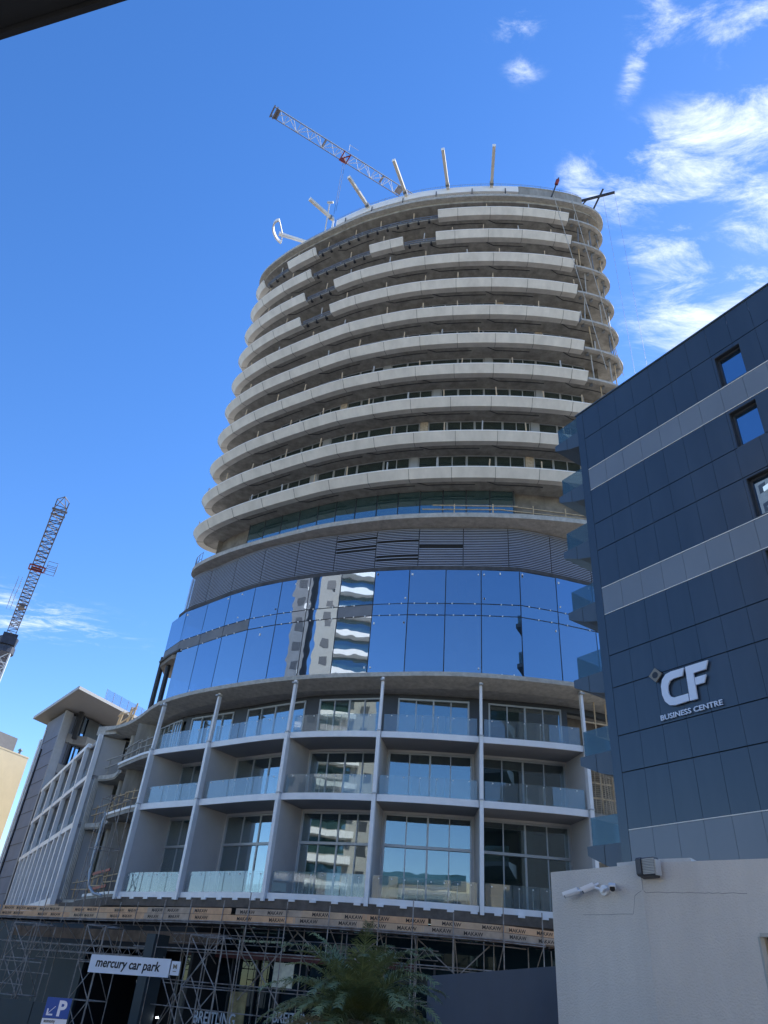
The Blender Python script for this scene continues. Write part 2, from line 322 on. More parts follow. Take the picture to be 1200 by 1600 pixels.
# the concrete core wall behind the balconies
wl = MB(); q = ring_poly(2.35)
wl.hexa(q, 26.3, 61.4); wl.build('concrete_wall', conc2_m, tw, True)
for k, T in enumerate(TOPS, 1):
    s_ = MB(); s_.hexa(ring_poly(0.62), T - 0.56, T + DEK); s_.build('floor_slab', conc_m, tw)
    # drain pipes hung under each slab
    for a in (7, 12.5, 18, 22.3, 27.2, 33):
        a += random.uniform(-.3, .3); d_ = MB()
        e = a + random.uniform(2.5, 4.2); pts = [P3(RING, a - .7, .95, T - .60)] + [P3(RING, a + (e - a) * i / 6, 1.29, T - .60) for i in range(7)]
        d_.path(pts, .032, 6); d_.build('drain_pipe', brk_m, tw, True)
    for (a, b) in SEG[k]:
        f_ = MB(); f_.sweep(RING, a, b, [(0, T - .07), (.38, T - .68), (.92, T - .62), (.92, T - .57), (.46, T - .58), (.14, T - .07)], 0.35)
        fo = f_.build('balcony_fascia', fascia_m, tw, True)
        c_ = MB(); c_.sweep(RING, a, b, [(-.015, T - .068), (-.015, T), (.16, T), (.16, T - .068)], 0.35); c_.build('top_cap', white_m, fo)
        # vertical joints between precast units
        j_ = MB(); u = (math.floor(a / 2.95) + 1) * 2.95 + .2 * (k % 3)
        while u < b - .3:
            if -3 < u < 36:
                t, n = T3(RING, u)
                for (o0, z0, o1, z1) in ((-.004, T - .08, .376, T - .685), (.38, T - .687, .92, T - .627)):
                    p, q3 = P3(RING, u, o0, z0), P3(RING, u, o1, z1)
                    j_.bar(p, q3, .022, .012, t.cross(q3 - p))
            u += 2.95
        if j_.v: j_.build('panel_joint', brk_m, fo)
    # exposed fixing rails and brackets where the band is missing
    gaps = []
    sg = SEG[k]
    for (x, y) in zip(sg, sg[1:]): gaps.append((x[1], y[0]))
    gaps.append((sg[-1][1], 40.6)) if k > 2 else None
    if k == 10: pass
    for gi, (a, b) in enumerate(gaps):
        r_ = MB()
        for o, z in ((.55, T - .14), (.55, T - .42)):
            r_.sweep(RING, a, b, [(o, z), (o, z + .09), (o + .05, z + .07), (o + .05, z)], .5)
        u = a + .15
        while u < b:
            r_.bar(P3(RING, u, .57, T - .44), P3(RING, u, .57, T - .04), .06, .04, T3(RING, u)[1]); u += .98
        ro = r_.build('fixing_rail', rail_m, tw)
        u = a + .5
        while u < b - .2:
            b_ = MB(); p = P3(RING, u, .72, T - .66); t, n = T3(RING, u); b_.obox(p + n * .05, t, n, Z, .10, .10, .05); b_.obox(p - n * .08 + Z * .1, t, n, Z, .035, .08, .10); b_.build('bracket', brk_m if b < 30 else rail_m, ro); u += 1.02
        if k > 2 and b > 38:
            e_ = MB(); e_.sweep(RING, 36.9 + .2 * (k % 2), 38.9, [(.36, T - .30), (.36, T - .06), (.40, T - .06), (.40, T - .30)], .4); e_.build('edge_board', timber_m, ro)
    if k > 2:      # bare slab nose and props at the right end
        e_ = MB(); e_.sweep(RING, 34.0, 40.6, [(.28, T - .54), (.28, T - .33), (.61, T - .33), (.61, T - .54)], .35); e_.build('slab_nose', edge_m, tw)
        for u_ in (34.9, 36.6, 37.9, 39.2):
            u_ += random.uniform(-.35, .35); p0 = P3(RING, u_, random.uniform(.6, 1.0), T - .3); nz = (TOPS[k] if k < 10 else 62.1) - .56
            e_ = MB(); e_.bar(p0, P3(RING, u_ + random.uniform(-.25, .25), .8, nz), .07, .07, T3(RING, u_)[1]); e_.build('slab_prop', random.choice((timber_m, rail_m, edge_m)), tw)
    # pieces of band on the sunlit back corner
    if k > 2:
        f_ = MB(); f_.sweep(RING, 40.7, 42.1, [(0, T - .07), (.38, T - .68), (.92, T - .62), (.92, T - .57), (.46, T - .58), (.14, T - .07)], .35)
        f_.build('balcony_fascia', fascia_m, tw, True)
    # timber guard posts
    u = 0.6 + .4 * (k % 3)
    n_ = 0
    while u < 36.5 and n_ < 11:
        gap = any(a < u < b for a, b in gaps)
        if random.random() < .9:
            t, n = T3(RING, u); b0 = P3(RING, u, .24 if not gap else .7, T - .3); tl = t * random.uniform(-.07, .07)
            p_ = MB(); p_.bar(b0, b0 + Z * (random.uniform(1.05, 1.4) if not gap else 1.3) + tl, .09, .06, n); p_.build('guard_post', timber_m if random.random() < .75 else edge_m, tw); n_ += 1
        u += random.uniform(2.6, 3.9)
    # flat windows of the storey above this slab
    if k <= 6:
        a, b = {1: (5.2, 33.5), 2: (6, 34), 3: (7.5, 34.4), 4: (11, 34.8), 5: (15, 35), 6: (20.5, 34)}[k]
        zb, zt = T + DEK + .06, TOPS[k] - .60
        nwin = int((b - a) / 2.05); st = (b - a) / nwin
        for i in range(nwin):
            u0 = a + i * st + .04; u1 = a + (i + 1) * st - .04
            if i % 4 == 3:   # a pale lined pier instead of glass
                m_ = MB(); m_.sweep(RING, u0, u0 + .62, [(2.05, zb), (2.05, zt), (2.34, zt), (2.34, zb)], .7); m_.build('insulated_pier', net_m if (i + k) % 3 == 0 else frame_m, tw); u0 += .68
            A, B = P3(RING, u0, 2.14, 0), P3(RING, u1, 2.14, 0); t = (B - A).normalized(); n = Vector((-t.y, t.x, 0))
            f_ = MB()
            for z in (zb + .03, zt - .03): f_.bar(A + Z * z, B + Z * z, .07, .07)
            for e in (0, 1) if i % 2 else (0, .5, 1): f_.bar(A.lerp(B, e) + Z * zb, A.lerp(B, e) + Z * zt, .07, .07, n)
            wo_ = f_.build('window_frame', frame_m, tw)
            g_ = MB(); g_.obox((A + B) / 2 + Z * (zb + zt) / 2 + n * .01, t, n, Z, (B - A).length / 2, .01, (zt - zb) / 2); g_.build('window_pane', twin_m, wo_)
# end walls that turn in at the left tip of the lower storeys are the core wall itself; recessed glass storey over the louvres
for i in range(13):
    u0 = 6.3 + i * 1.68; A, B = P3(RING, u0 + .03, 2.0, 0), P3(RING, u0 + 1.65, 2.0, 0); t = (B - A).normalized(); n = Vector((-t.y, t.x, 0))
    g_ = MB(); g_.obox((A + B) / 2 + Z * 28.0, t, n, Z, (B - A).length / 2, .012, 1.38); g_.build('recessed_glass', teal_m, tw)
m_ = MB(); m_.sweep(RING, 6.2, 28.3, [(2.2, 26.62), (2.2, 29.4), (2.23, 29.4), (2.23, 26.62)], .8); m_.build('window_backing', mat('grey green blind', (0.13, 0.165, 0.16), 0.7, var=0.15, scale=0.5), tw)
m_ = MB()
for i in range(14):
    u = 6.32 + i * 1.68; m_.bar(P3(RING, u, 1.98, 26.6), P3(RING, u, 1.98, 29.42), .05, .05)
m_.build('glazing_bar', dframe_m, tw)
# slab and coping between louvres and the storey above
s_ = MB(); s_.hexa(ring_poly(.62), 26.28, 26.62); s_.build('floor_slab', edge_m, tw, False)
m_ = MB()
for (a, b, z, dd) in ((22.5, 34, 27.25, -.18), (21.8, 33, 26.95, -.12)):
    m_.bar(P3(RING, a, 1.0, z + .25), P3(RING, (a + b) / 2, .85, z + .1), .07, .06); m_.bar(P3(RING, (a + b) / 2 - .3, .85, z + .08), P3(RING, b, .85, z + dd), .07, .06)
for u in (24, 26.6, 29.3, 31.5, 33.5): m_.bar(P3(RING, u, .9, 26.6), P3(RING, u, .9, 27.5), .07, .05)
m_.build('guard_rail', timber_m, tw)
m_ = MB()
for i in range(9): m_.tube(P3(RING, -2 + i * .55, .75, 26.6), P3(RING, -2 + i * .55, .75, 27.6), .02, 5)
for z in (27.0, 27.55): m_.path([P3(RING, -2 + i * .55, .75, z) for i in range(9)], .018, 5)
m_.build('mesh_barrier', rail_m, tw)
# louvre screen
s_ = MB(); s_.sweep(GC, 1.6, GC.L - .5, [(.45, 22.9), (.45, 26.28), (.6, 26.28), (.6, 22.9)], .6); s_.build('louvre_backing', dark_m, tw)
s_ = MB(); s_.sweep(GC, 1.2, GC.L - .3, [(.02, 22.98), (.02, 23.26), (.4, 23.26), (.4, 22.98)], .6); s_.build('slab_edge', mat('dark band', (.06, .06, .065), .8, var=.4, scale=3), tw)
u = 1.7; i = 0
while u < GC.L - 1:
    u1 = min(u + 2.93, GC.L - .5); lv = MB(); z = 23.32
    while z < 26.2:
        if not (i in (5, 6, 7) and random.random() < .13):
            e = u1 - .03
            lv.sweep(GC, u + .03, e, [(.13, z), (.12, z + .034), (.145, z + .036), (.155, z + .002)], .75)
        z += .128
    lo = lv.build('louvre_panel', louv_m, tw)
    po = MB(); po.bar(P3(GC, u, .3, 23.3), P3(GC, u, .3, 26.26), .06, .08, T3(GC, u)[1]); po.build('louvre_post', dframe_m, lo)
    u = u1; i += 1
# blue glass belt: three rows of flat panes
GZR = [(15.95, 19.70, 1), (19.76, 20.50, 0), (20.56, 22.93, 0)]
for (za, zb, i0) in GZR:
    for i in range(i0, len(GP) - 1):
        A = Vector((*GP[i], 0)); B = Vector((*GP[i + 1], 0)); t = (B - A).normalized(); n = Vector((-t.y, t.x, 0)); ln = (B - A).length
        tilt = random.uniform(-.010, .010)
        g_ = MB(); g_.obox((A + B) / 2 + Z * (za + zb) / 2, t + Z * random.uniform(-.002, .002), n + Z * tilt + t * random.uniform(-.011, .011), Z - n * tilt, ln / 2 - .03, .015, (zb - za) / 2)
        spand = (za > 19.5 and zb < 20.6 and i in (0, 1, 2, 3, 8 - 1))
        g_.build('spandrel_panel' if spand else 'glass_panel', stone2_m if spand else random.choice(cw_v), tw)
m_ = MB()
for i, p in enumerate(GP):
    a = Vector((*p, 0)); n = T3(GC, min(GC.s[np.argmin(np.linalg.norm(GC.p - np.array(p), axis=1))], GC.L))[1]
    m_.bar(a + n * .07 + Z * (15.9 if i else 19.7), a + n * .07 + Z * 22.98, .075, .1, n)
for zz_ in (15.9, 19.73, 20.53, 22.95):
    for i in range(1 if zz_ < 16 else 0, len(GP) - 1):
        m_.bar(Vector((*GP[i], zz_)) + Vector((.02, .07, 0)), Vector((*GP[i + 1], zz_)) + Vector((.02, .07, 0)), .1, .09)
m_.build('glazing_frame', dframe_m, tw)
m_ = MB()
for zz_ in (15.98, 19.73, 20.53):
    for i in range(1 if zz_ < 16 else 0, len(GP) - 1):
        for e in (.2, .5, .8):
            if random.random() < (.8 if zz_ > 17 else .35):
                c = Vector((*GP[i], zz_)).lerp(Vector((*GP[i + 1], zz_)), e + random.uniform(-.04, .04)); m_.obox(c - Vector((0, .03, 0)), (1, 0, 0), (0, 1, 0), Z, .035, .02, .04)
for k in range(34):
    i = random.randrange(1, len(GP) - 2); c = Vector((*GP[i], 0)).lerp(Vector((*GP[i + 1], 0)), random.choice((.08, .5, .92))) + Z * random.choice((16.3, 19.2, 20.9, 22.6, 22.7)); m_.obox(c - Vector((.01, .04, 0)), (1, 0, 0), (0, 1, 0), Z, random.uniform(.03, .06), .01, random.uniform(.04, .08))
o_ = m_.build('glazing_clip', white_m, tw); o_['kind'] = 'stuff'
# floor plates, columns and core inside the glass belt
s_ = MB(); s_.sweep(GC, .6, GC.L, [(.35, 19.75), (.35, 20.45), (7, 20.45), (7, 19.75)], .7); s_.build('floor_slab', conc_m, tw)
s_ = MB(); s_.sweep(GC, .6, GC.L, [(.45, 22.9), (.45, 23.2), (7, 23.2), (7, 22.9)], .7); s_.build('floor_slab', conc_m, tw)
s_ = MB(); s_.sweep(GC, 1.5, GC.L, [(5.6, 15.9), (5.6, 22.9), (6.0, 22.9), (6.0, 15.9)], .7); s_.build('core_wall', room_m, tw)
for u in (5, 10.2, 15.4, 20.3, 25.1, 30.0, 34.5):
    c_ = MB(); p = P3(GC, min(u, GC.L - 1), 1.1, 15.9); c_.tube(p, p + Z * 7, .32, 12); c_.build('inner_column', mat('pale column', (.5, .5, .48), .8, var=.1) if u == 5 else MATS['pale column'], tw, True)
# rounded end of the middle floor at the left and the two dark props under it
s_ = MB(); E0 = Vector((-15.75, 52.0, 0)); ep = [(-15.82, 52.1), (-14.6, 50.2), (-12, 48.7), (-10, 50), (-12, 56), (-15.9, 54.2)]
s_.hexa(ep, 19.35, 19.74); s_.build('slab_end', conc2_m, tw)
s_ = MB(); s_.path([Vector((-13.9, 49.4, 19.75)), Vector((-15.0, 50.75, 19.75)), Vector((-15.9, 52.1, 19.75)), Vector((-16.0, 53.4, 19.75)), Vector((-15.6, 54.6, 19.75))], .11, 8); s_.build('edge_tube', brk_m, tw, True)
for (x, y) in ((-16.0, 52.9), (-15.1, 51.7)):
    c_ = MB(); c_.tube((x, y, 15.5), (x, y, 20.4), .19, 12); c_.build('dark_column', mat('black painted steel', (.022, .026, .035), .45) if x < -15.9 else MATS['black painted steel'], tw, True)
# roof: slab, upper ring wall, cantilever arms, thin mesh guard
s_ = MB(); s_.hexa(ring_poly(.02), 61.5, 61.84); s_.build('roof_slab', edge_m, tw)
s_ = MB(); s_.hexa(ring_poly(.5), 61.2, 61.5); s_.build('roof_soffit', conc_m, tw)
s_ = MB(); s_.sweep(RING, 10.6, 29.6, [(1.05, 63.9), (1.05, 64.75), (1.4, 64.75), (1.4, 63.9)], .5); s_.build('upper_ring_beam', white_m, tw, True)
s_ = MB(); s_.sweep(RING, 29.6, 36.3, [(1.1, 61.84), (1.1, 64.7), (1.4, 64.7), (1.4, 61.84)], .5); s_.build('parapet_wall', conc_m, tw, True)
s_ = MB(); s_.sweep(RING, 29.6, 36.3, [(1.05, 64.7), (1.05, 64.82), (1.45, 64.82), (1.45, 64.7)], .5); s_.build('parapet_cap', edge_m, tw)
s_ = MB(); s_.sweep(RING, 10.6, 29.55, [(1.3, 61.84), (1.3, 63.9), (1.36, 63.9), (1.36, 61.84)], .5); mo = s_.build('parapet_mesh', mat('pale mesh sheet', (.52, .52, .50), .7, var=.12, scale=2), tw)
s_ = MB(); u = 10.7
while u < 29.5:
    s_.bar(P3(RING, u, 1.27, 61.85), P3(RING, u, 1.27, 63.9), .02, .03); u += .22
for z in (62.4, 63.0, 63.5): s_.sweep(RING, 10.7, 29.5, [(1.26, z), (1.26, z + .02), (1.28, z + .02), (1.28, z)], .6)
s_.build('mesh_wires', rail_m, mo)
s_ = MB()
for u in (11.8, 14.9, 18.2, 21.6, 25.1, 28.3): s_.bar(P3(RING, u, .95, 61.85), P3(RING, u, .95, 64.2), .08, .08)
s_.build('parapet_posts', brk_m, mo)
s_ = MB()
for (a, b, z0, h) in ((10, 36.5, 64.75, 1.15), (1.2, 10.4, 61.84, 1.9)):
    u = a
    while u < b: s_.tube(P3(RING, u, 1.5 if z0 > 62 else .9, z0), P3(RING, u, 1.5 if z0 > 62 else .9, z0 + h), .012 if int(u * 4) % 8 else .03, 4); u += .25
    for f in (.45, .95):
        s_.path([P3(RING, a + (b - a) * i / 40, 1.5 if z0 > 62 else .9, z0 + h * f) for i in range(41)], .016, 4)
s_.build('roof_guard_mesh', mat('blue grey wire', (.14, .19, .30), .5), tw)
for (bx, by, tx, ty, z) in ((-7.95, 43.55, -9.98, 41.75, 64.6), (-4.3, 41.85, -6.12, 39.1, 64.6), (-.65, 40.1, -1.93, 37.05, 64.6), (3.35, 39.0, 2.5, 35.6, 64.6), (7.5, 38.45, 7.1, 34.85, 64.6)):
    m_ = MB(); d = Vector((tx - bx, ty - by, 0)); b0 = Vector((bx, by, z)) - d * .15; t0 = Vector((tx, ty, z))
    m_.bar(b0, t0, .27, .34); ao = m_.build('cantilever_arm', fin_m, tw)
    e_ = MB(); e_.bar(t0, t0 + d.normalized() * .03, .3, .37); e_.build('arm_end_plate', white_m, ao)
    e_ = MB(); e_.bar(b0 + d * .12, b0 + d * .18, .36, .42); e_.bar(b0 + d * .14 + Z * .17, b0 + d * .02 + Z * .62, .05, .05); e_.build('arm_bracket', rail_m, ao)
    if bx < -7:
        e_ = MB(); e_.bar(b0 + Z * -.17, b0 - Z * 2.75, .16, .16); e_.build('arm_post', white_m, ao)
m_ = MB(); a0 = Vector((-9.7, 46.0, 63.4)); a1 = Vector((-13.1, 45.1, 63.4)); m_.bar(a0, a1, .25, .3)
for sgn in (-1, 1): m_.bar(a0 + Vector((0, 0, -.1)), a1 + Z * sgn * .28, .09, .1)
arc = [Vector((-13.0 - .95 * math.cos(v) + .3, 44.9 - .25 * math.cos(v) + 1.35 * math.sin(v), 63.4 - 1.15 * math.sin(v) * .0)) for v in [x * .262 - 1.31 for x in range(11)]]
for a, b in zip(arc, arc[1:]): m_.bar(a, b, .16, .36)
m_.bar(a1 + Vector((.35, 0, 0)), arc[0], .09, .1); m_.bar(a1 + Vector((.35, 0, 0)), arc[-1], .09, .1)
ao = m_.build('arc_arm', white_m, tw)
# cream/white antenna beside the arms
m_ = MB(); m_.bar((-8.3, 44.0, 62), (-8.05, 42.2, 65.0), .12, .12); m_.bar((-8.3, 42.25, 65.05), (-7.7, 42.1, 64.95), .22, .12); m_.build('camera_davit', crane_m, tw)

# --- podium
CS = [11.0, 16.18, 22.40, 27.94, 33.63, 39.49]
s_ = MB(); s_.sweep(SLAB, .3, SLAB.L, [(0, 15.55), (0, 15.8), (7, 15.8), (7, 15.3), (1.4, 15.3)], .45); s_.build('podium_roof_slab', edge_m, tw)
s_ = MB(); s_.sweep(SLAB, .3, SLAB.L, [(-.012, 15.56), (-.012, 15.81), (.3, 15.81), (.3, 15.802), (0, 15.802), (0, 15.56)], .45); s_.build('slab_edge', edge_m, tw)
s_ = MB(); s_.sweep(POD, 9, POD.L - .2, [(2.25, 14.95), (2.25, 15.3), (2.6, 15.3), (2.6, 14.95)], .6); s_.build('steel_lintel', dframe_m, tw)
for i, u in enumerate(CS):
    t, n = T3(POD, u); c_ = MB()
    c_.bar(P3(POD, u, -.02, 3.62), P3(POD, u, -.02, 12.33), .20, .36, n)
    c_.bar(P3(POD, u, -.02, 12.33), P3(POD, u, .06, 15.5), .15, .24, n); co = c_.build('column', podmet_m, tw)
    for z in (12.33, 8.95, 15.3):
        e_ = MB(); e_.obox(P3(POD, u, -.05, z), t, n, Z, .115, .19, .035); e_.build('joint_plate', frame_m, co)
CLAMP = MB()
ZF = [(3.75, 4.02), (8.60, 8.95), (12.0, 12.33)]
for j, (a, b) in enumerate(zip(CS, CS[1:])):
    for lv, (z0, z1) in enumerate(ZF):
        s_ = MB(); s_.sweep(POD, a + .13, b - .13, [(0, z0), (0, z1), (.1, z1), (.1, z0)], .4); fo = s_.build('balcony_edge', podmet_m, tw)
        s_ = MB(); s_.sweep(POD, a + .1, b - .1, [(.1, z0 + .02), (.1, z1 - .03), (2.9, z1 - .03), (2.9, z0 + .02)], .5); s_.build('balcony_slab', soff_m, tw)
        s_ = MB(); s_.sweep(POD, a, b, [(2.9, z0 - .1), (2.9, z1 - .03), (7, z1 - .03), (7, z0 - .1)], .8); s_.build('floor_slab', room_m, tw)
        # balustrade of several panes
        np_ = 4 if lv == 0 else 3; st = (b - a - .36) / np_
        s_ = MB()
        for i in range(np_):
            A = P3(POD, a + .18 + i * st + .02, .18, z1); B = P3(POD, a + .18 + (i + 1) * st - .02, .18, z1); t = (B - A).normalized(); n = Vector((-t.y, t.x, 0))
            s_.obox((A + B) / 2 + Z * .5, t, n, Z, (B - A).length / 2, .008, .54)
        bo = s_.build('balcony_glass', bal_m, tw)
        s_ = CLAMP
        for i in range(np_):
            for e in (.25, .75):
                p = P3(POD, a + .18 + (i + e) * st, .15, z1); s_.obox(p + Z * (.95 if lv else .9), (1, 0, 0), (0, 1, 0), Z, .028, .015, .028)
                if i % 2 == 1: s_.tube(p + Vector((0, .1, 0)), p + Vector((0, .1, 0)) + Z * .95, .014, 5)
        # window wall
        off = 2.5 if lv < 2 else 2.1; zt = [8.5, 11.9, 15.0][lv]; zb = z1 + .02
        A, B = P3(POD, a + .28, off, 0), P3(POD, b - .28, off, 0)
        if lv == 2: A, B = P3(POD, a + .75, off, 0), P3(POD, b - .5, off, 0)
        t = (B - A).normalized(); n = Vector((-t.y, t.x, 0)); ln = (B - A).length
        f_ = MB(); fm = frame_m
        for z in (zb + .05, zt - .05): f_.bar(A + Z * z, B + Z * z, .1, .1)
        for i in range(5): f_.bar(A.lerp(B, i / 4) + Z * zb, A.lerp(B, i / 4) + Z * zt, .1 if i in (0, 2, 4) else .06, .09, n)
        if lv == 0: f_.bar(A + Z * 6.85 - n * .03, B + Z * 6.85 - n * .03, .12, .14)
        wf = f_.build('window_frame', fm, tw)
        for i in range(4):
            p0, p1 = A.lerp(B, i / 4), A.lerp(B, (i + 1) / 4)
            for (c0, c1) in (((zb, 6.8), (6.9, zt)) if lv == 0 else ((zb, zt),)):
                k = n * (.03 if i % 2 else .0) + n * .01; tl = random.uniform(-.008, .008)
                g_ = MB(); g_.obox((p0 + p1) / 2 + k + Z * (c0 + c1) / 2, t, n + t * tl, Z, (p1 - p0).length / 2 - .03, .008, (c1 - c0) / 2 - .04); g_.build('window_pane', win_m, wf)
        # beams and blank strips beside the windows
        for (e0, e1) in ((a, a + .3), (b - .3, b)) if lv < 2 else ((a, a + .75), (b - .5, b)):
            s_ = MB(); s_.sweep(POD, e0, e1, [(off, zb), (off, zt + .1), (off + .3, zt + .1), (off + .3, zb)], .4); s_.build('wall_strip', part_m if lv < 2 else dframe_m, tw)
        if lv < 2:
            s_ = MB(); s_.sweep(POD, a + .1, b - .1, [(off - .05, zt), (off - .05, [8.62, 12.02][lv]), (off + .3, [8.62, 12.02][lv]), (off + .3, zt)], .5); s_.build('head_strip', part_m, tw)
        # room behind
        rm = MB(); rm.sweep(POD, a, b, [(5.6, z1), (5.6, zt + .4), (5.8, zt + .4), (5.8, z1)], .8); rm.build('room_wall', room_m, tw)
        if random.random() < .75:
            u = a + random.uniform(1.2, b - a - 1.6); c_ = MB(); c_.obox(P3(POD, u, off + .9, (z1 + zt) / 2), *[*T3(POD, u)], Z, .38, .3, (zt - z1) / 2 + .3); c_.build('inner_column', MATS['pale column'], tw)
    if j in (0, 1, 2, 3, 4):
        pass
o_ = CLAMP.build('glass_clamp', white_m, tw); o_['kind'] = 'stuff'
for j, u in enumerate(CS):
    for (z0, z1) in ((4.02, 8.62), (8.95, 12.02)):
        t, n = T3(POD, u); s_ = MB(); A = P3(POD, u, .14, 0); B = P3(POD, u, 2.6, 0); s_.bar(A + Z * (z0 + z1) / 2, B + Z * (z0 + z1) / 2, .2, z1 - z0); s_.build('partition_wall', part_m, tw)
    for z0, z1 in ((4, 8.5), (8.95, 12), (12.33, 15.3)):
        s_ = MB(); s_.bar(P3(POD, u, 2.6, (z0 + z1) / 2), P3(POD, u, 5.7, (z0 + z1) / 2), .2, z1 - z0); s_.build('room_wall', room_m, tw)
s_ = MB(); s_.sweep(POD, 1, POD.L - .3, [(-.05, 3.3), (-.05, 3.74), (3.1, 3.74), (3.1, 3.3)], .6); s_.build('podium_beam', mat('brown concrete', (.12, .10, .085), .9, var=.3, scale=2), tw)
u = 11.4
while u < 44:
    s_ = MB(); s_.obox(P3(POD, u, -.06, 3.70), *T3(POD, u), Z, .17, .06, .06); s_.build('edge_cleat', podmet_m, tw); u += 1.15
# right of the last column: unfinished bay with netting
for lv, (z0, z1) in enumerate(ZF):
    s_ = MB(); s_.sweep(POD, CS[-1] + .13, POD.L - .5, [(.5, z0), (.5, z1), (6, z1), (6, z0)], .5); s_.build('floor_slab', conc_m, tw)
s_ = MB(); s_.sweep(POD, CS[-1] + .5, POD.L - .8, [(4, 4), (4, 15.3), (4.2, 15.3), (4.2, 4)], .8); s_.build('room_wall', conc2_m, tw)
s_ = MB()
for k in range(9): s_.bar(P3(POD, CS[-1] + .5 + k * .8, .9, 4), P3(POD, CS[-1] + .5 + k * .8, .9, 15.3), .07, .07)
for z in (5, 5.8, 6.6, 7.4, 9.8, 10.6, 13.2, 14): s_.sweep(POD, CS[-1] + .4, POD.L - 1, [(.85, z), (.85, z + .08), (.9, z + .08), (.9, z)], .7)
s_.build('timber_framing', timber_m, tw)
nt_ = MB()
for i in range(22):
    for jn in range(10):
        u0 = CS[-1] + .6 + i * .25; z0 = 8.95 + jn * .31
        w0, w1 = .75 + .12 * math.sin(i * 1.3 + jn * .25), .75 + .12 * math.sin((i + 1) * 1.3 + jn * .25)
        a_, b_ = P3(POD, u0, w0, z0), P3(POD, u0 + .25, w1, z0)
        for q_ in range(3): nt_.bar(a_ + Z * q_ * .1, b_ + Z * q_ * .1, .012, .012)
        nt_.bar(a_, a_ + Z * .31, .03, .012)
nt_.build('debris_net', net_m, tw)

# left concave corner: raw slabs, thin rails, formwork
for (z0, z1) in ((3.75, 4.02), (8.58, 8.92), (11.95, 12.3)):
    s_ = MB(); s_.sweep(POD, 5.3, 10.85, [(.1, z0), (.1, z1), (6, z1), (6, z0)], .4); s_.build('corner_slab', conc_m, tw)
    s_ = MB(); s_.sweep(POD, 5.3, 10.85, [(.05, z1 - .1), (.05, z1 + .05), (.1, z1 + .05), (.1, z1 - .1)], .4); s_.build('metal_edge', podmet_m, tw)
    s_ = MB(); s_.sweep(POD, .6, 5.0, [(.5, z0 - .1), (.5, z1 - .05), (6, z1 - .05), (6, z0 - .1)], .5); s_.build('corner_slab', conc_m, tw)
    s_ = MB(); s_.sweep(POD, .8, 4.2, [(.44, z0), (.44, z1 - .05), (.49, z1 - .05), (.49, z0)], .5); s_.build('slab_edge', edge_m, tw)
for (z0, z1, h) in ((4.05, 8.5, 1), (8.95, 11.95, 1), (12.35, 15.2, 1)):
    for (a, b) in ((6.9, 9.1), (9.2, 10.6), (2.6, 5.2)):
        A, B = P3(POD, a, 2.0, 0), P3(POD, b, 2.0, 0); t = (B - A).normalized(); n = Vector((-t.y, t.x, 0)); f_ = MB()
        for z in (z0 + .05, z1 - .25): f_.bar(A + Z * z, B + Z * z, .1, .1)
        for i in range(4): f_.bar(A.lerp(B, i / 3) + Z * z0, A.lerp(B, i / 3) + Z * (z1 - .25), .09, .09, n)
        if z0 < 5: f_.bar(A + Z * 6.6, B + Z * 6.6, .1, .1)
        wf = f_.build('window_frame', frame_m, tw); g_ = MB(); g_.obox((A + B) / 2 + Z * (z0 + z1 - .25) / 2 + n * .01, t, n, Z, (B - A).length / 2, .01, (z1 - z0 - .3) / 2); g_.build('window_pane', win_m, wf)
    s_ = MB(); s_.bar(P3(POD, 5.9, .6, (z0 + z1) / 2), P3(POD, 6.6, 3, (z0 + z1) / 2), .3, z1 - z0); s_.build('partition_wall', conc_m, tw)
    s_ = MB(); s_.sweep(POD, .5, 11, [(2.6, z0), (2.6, z1), (2.9, z1), (2.9, z0)], .5); s_.build('room_wall', conc2_m, tw)
    s_ = MB(); p = P3(POD, 2.4, 1.3, 0); s_.tube(p + Z * z0, p + Z * z1, .3, 12); s_.build('round_column', conc_m, tw, True)
    s_ = MB()
    for (a, b, o) in ((5.6, 8.2, .25), (8.0, 10.6, .25), (1.0, 4.2, .6)):
        for zz_ in (.5, 1.0):
            s_.bar(P3(POD, a, o, z0 + zz_ + random.uniform(-.1, .1)), P3(POD, b, o, z0 + zz_ + random.uniform(-.1, .15)), .1, .05)
        for u in (a + .3, (a + b) / 2, b - .3): s_.bar(P3(POD, u, o + .05, z0), P3(POD, u, o + .05, z0 + 1.2), .07, .06)
    s_.build('timber_guard_rail', edge_m if z0 > 12 else timber_m, tw)
s_ = MB()
for (x, y) in ((-19.6, 57.6), (-18.6, 56.3), (-17.9, 55.2), (-20.1, 58.6)):
    s_.bar((x, y, 15.8), (x + .2, y - .1, 17.4), .1, .08)
for a, b in (((-19.6, 57.6, 17.2), (-18.5, 56.3, 17.0)), ((-18.5, 56.3, 17.2), (-17.7, 55.2, 17.0)), ((-20.1, 58.6, 16.0), (-19.5, 57.5, 17.3)), ((-19.6, 57.6, 16.4), (-17.9, 55.2, 16.5)), ((-20.1, 58.6, 17.3), (-19.6, 57.6, 17.3)), ((-18.6, 56.3, 15.9), (-17.9, 55.2, 17.1))):
    s_.bar(a, b, .1, .07)
s_.build('roof_edge_guard', timber_m, tw)
s_ = MB(); s_.hexa([(-20.9, 57.2), (-19.2, 56.4), (-18.1, 57.8), (-19.8, 59.6)], 15.3, 15.95); s_.build('upstand', edge_m, tw)
s_ = MB(); s_.bar((-16.4, 52.0, 4.1), (-15.5, 50.9, 4.1), .04, .03)
for k in range(2): s_.bar((-16.7, 52.2, 5.2 - k * .9), (-15.0, 49.9, 5.3 - k * .9), .05, .16)
s_.build('red_barrier', red_m, tw)

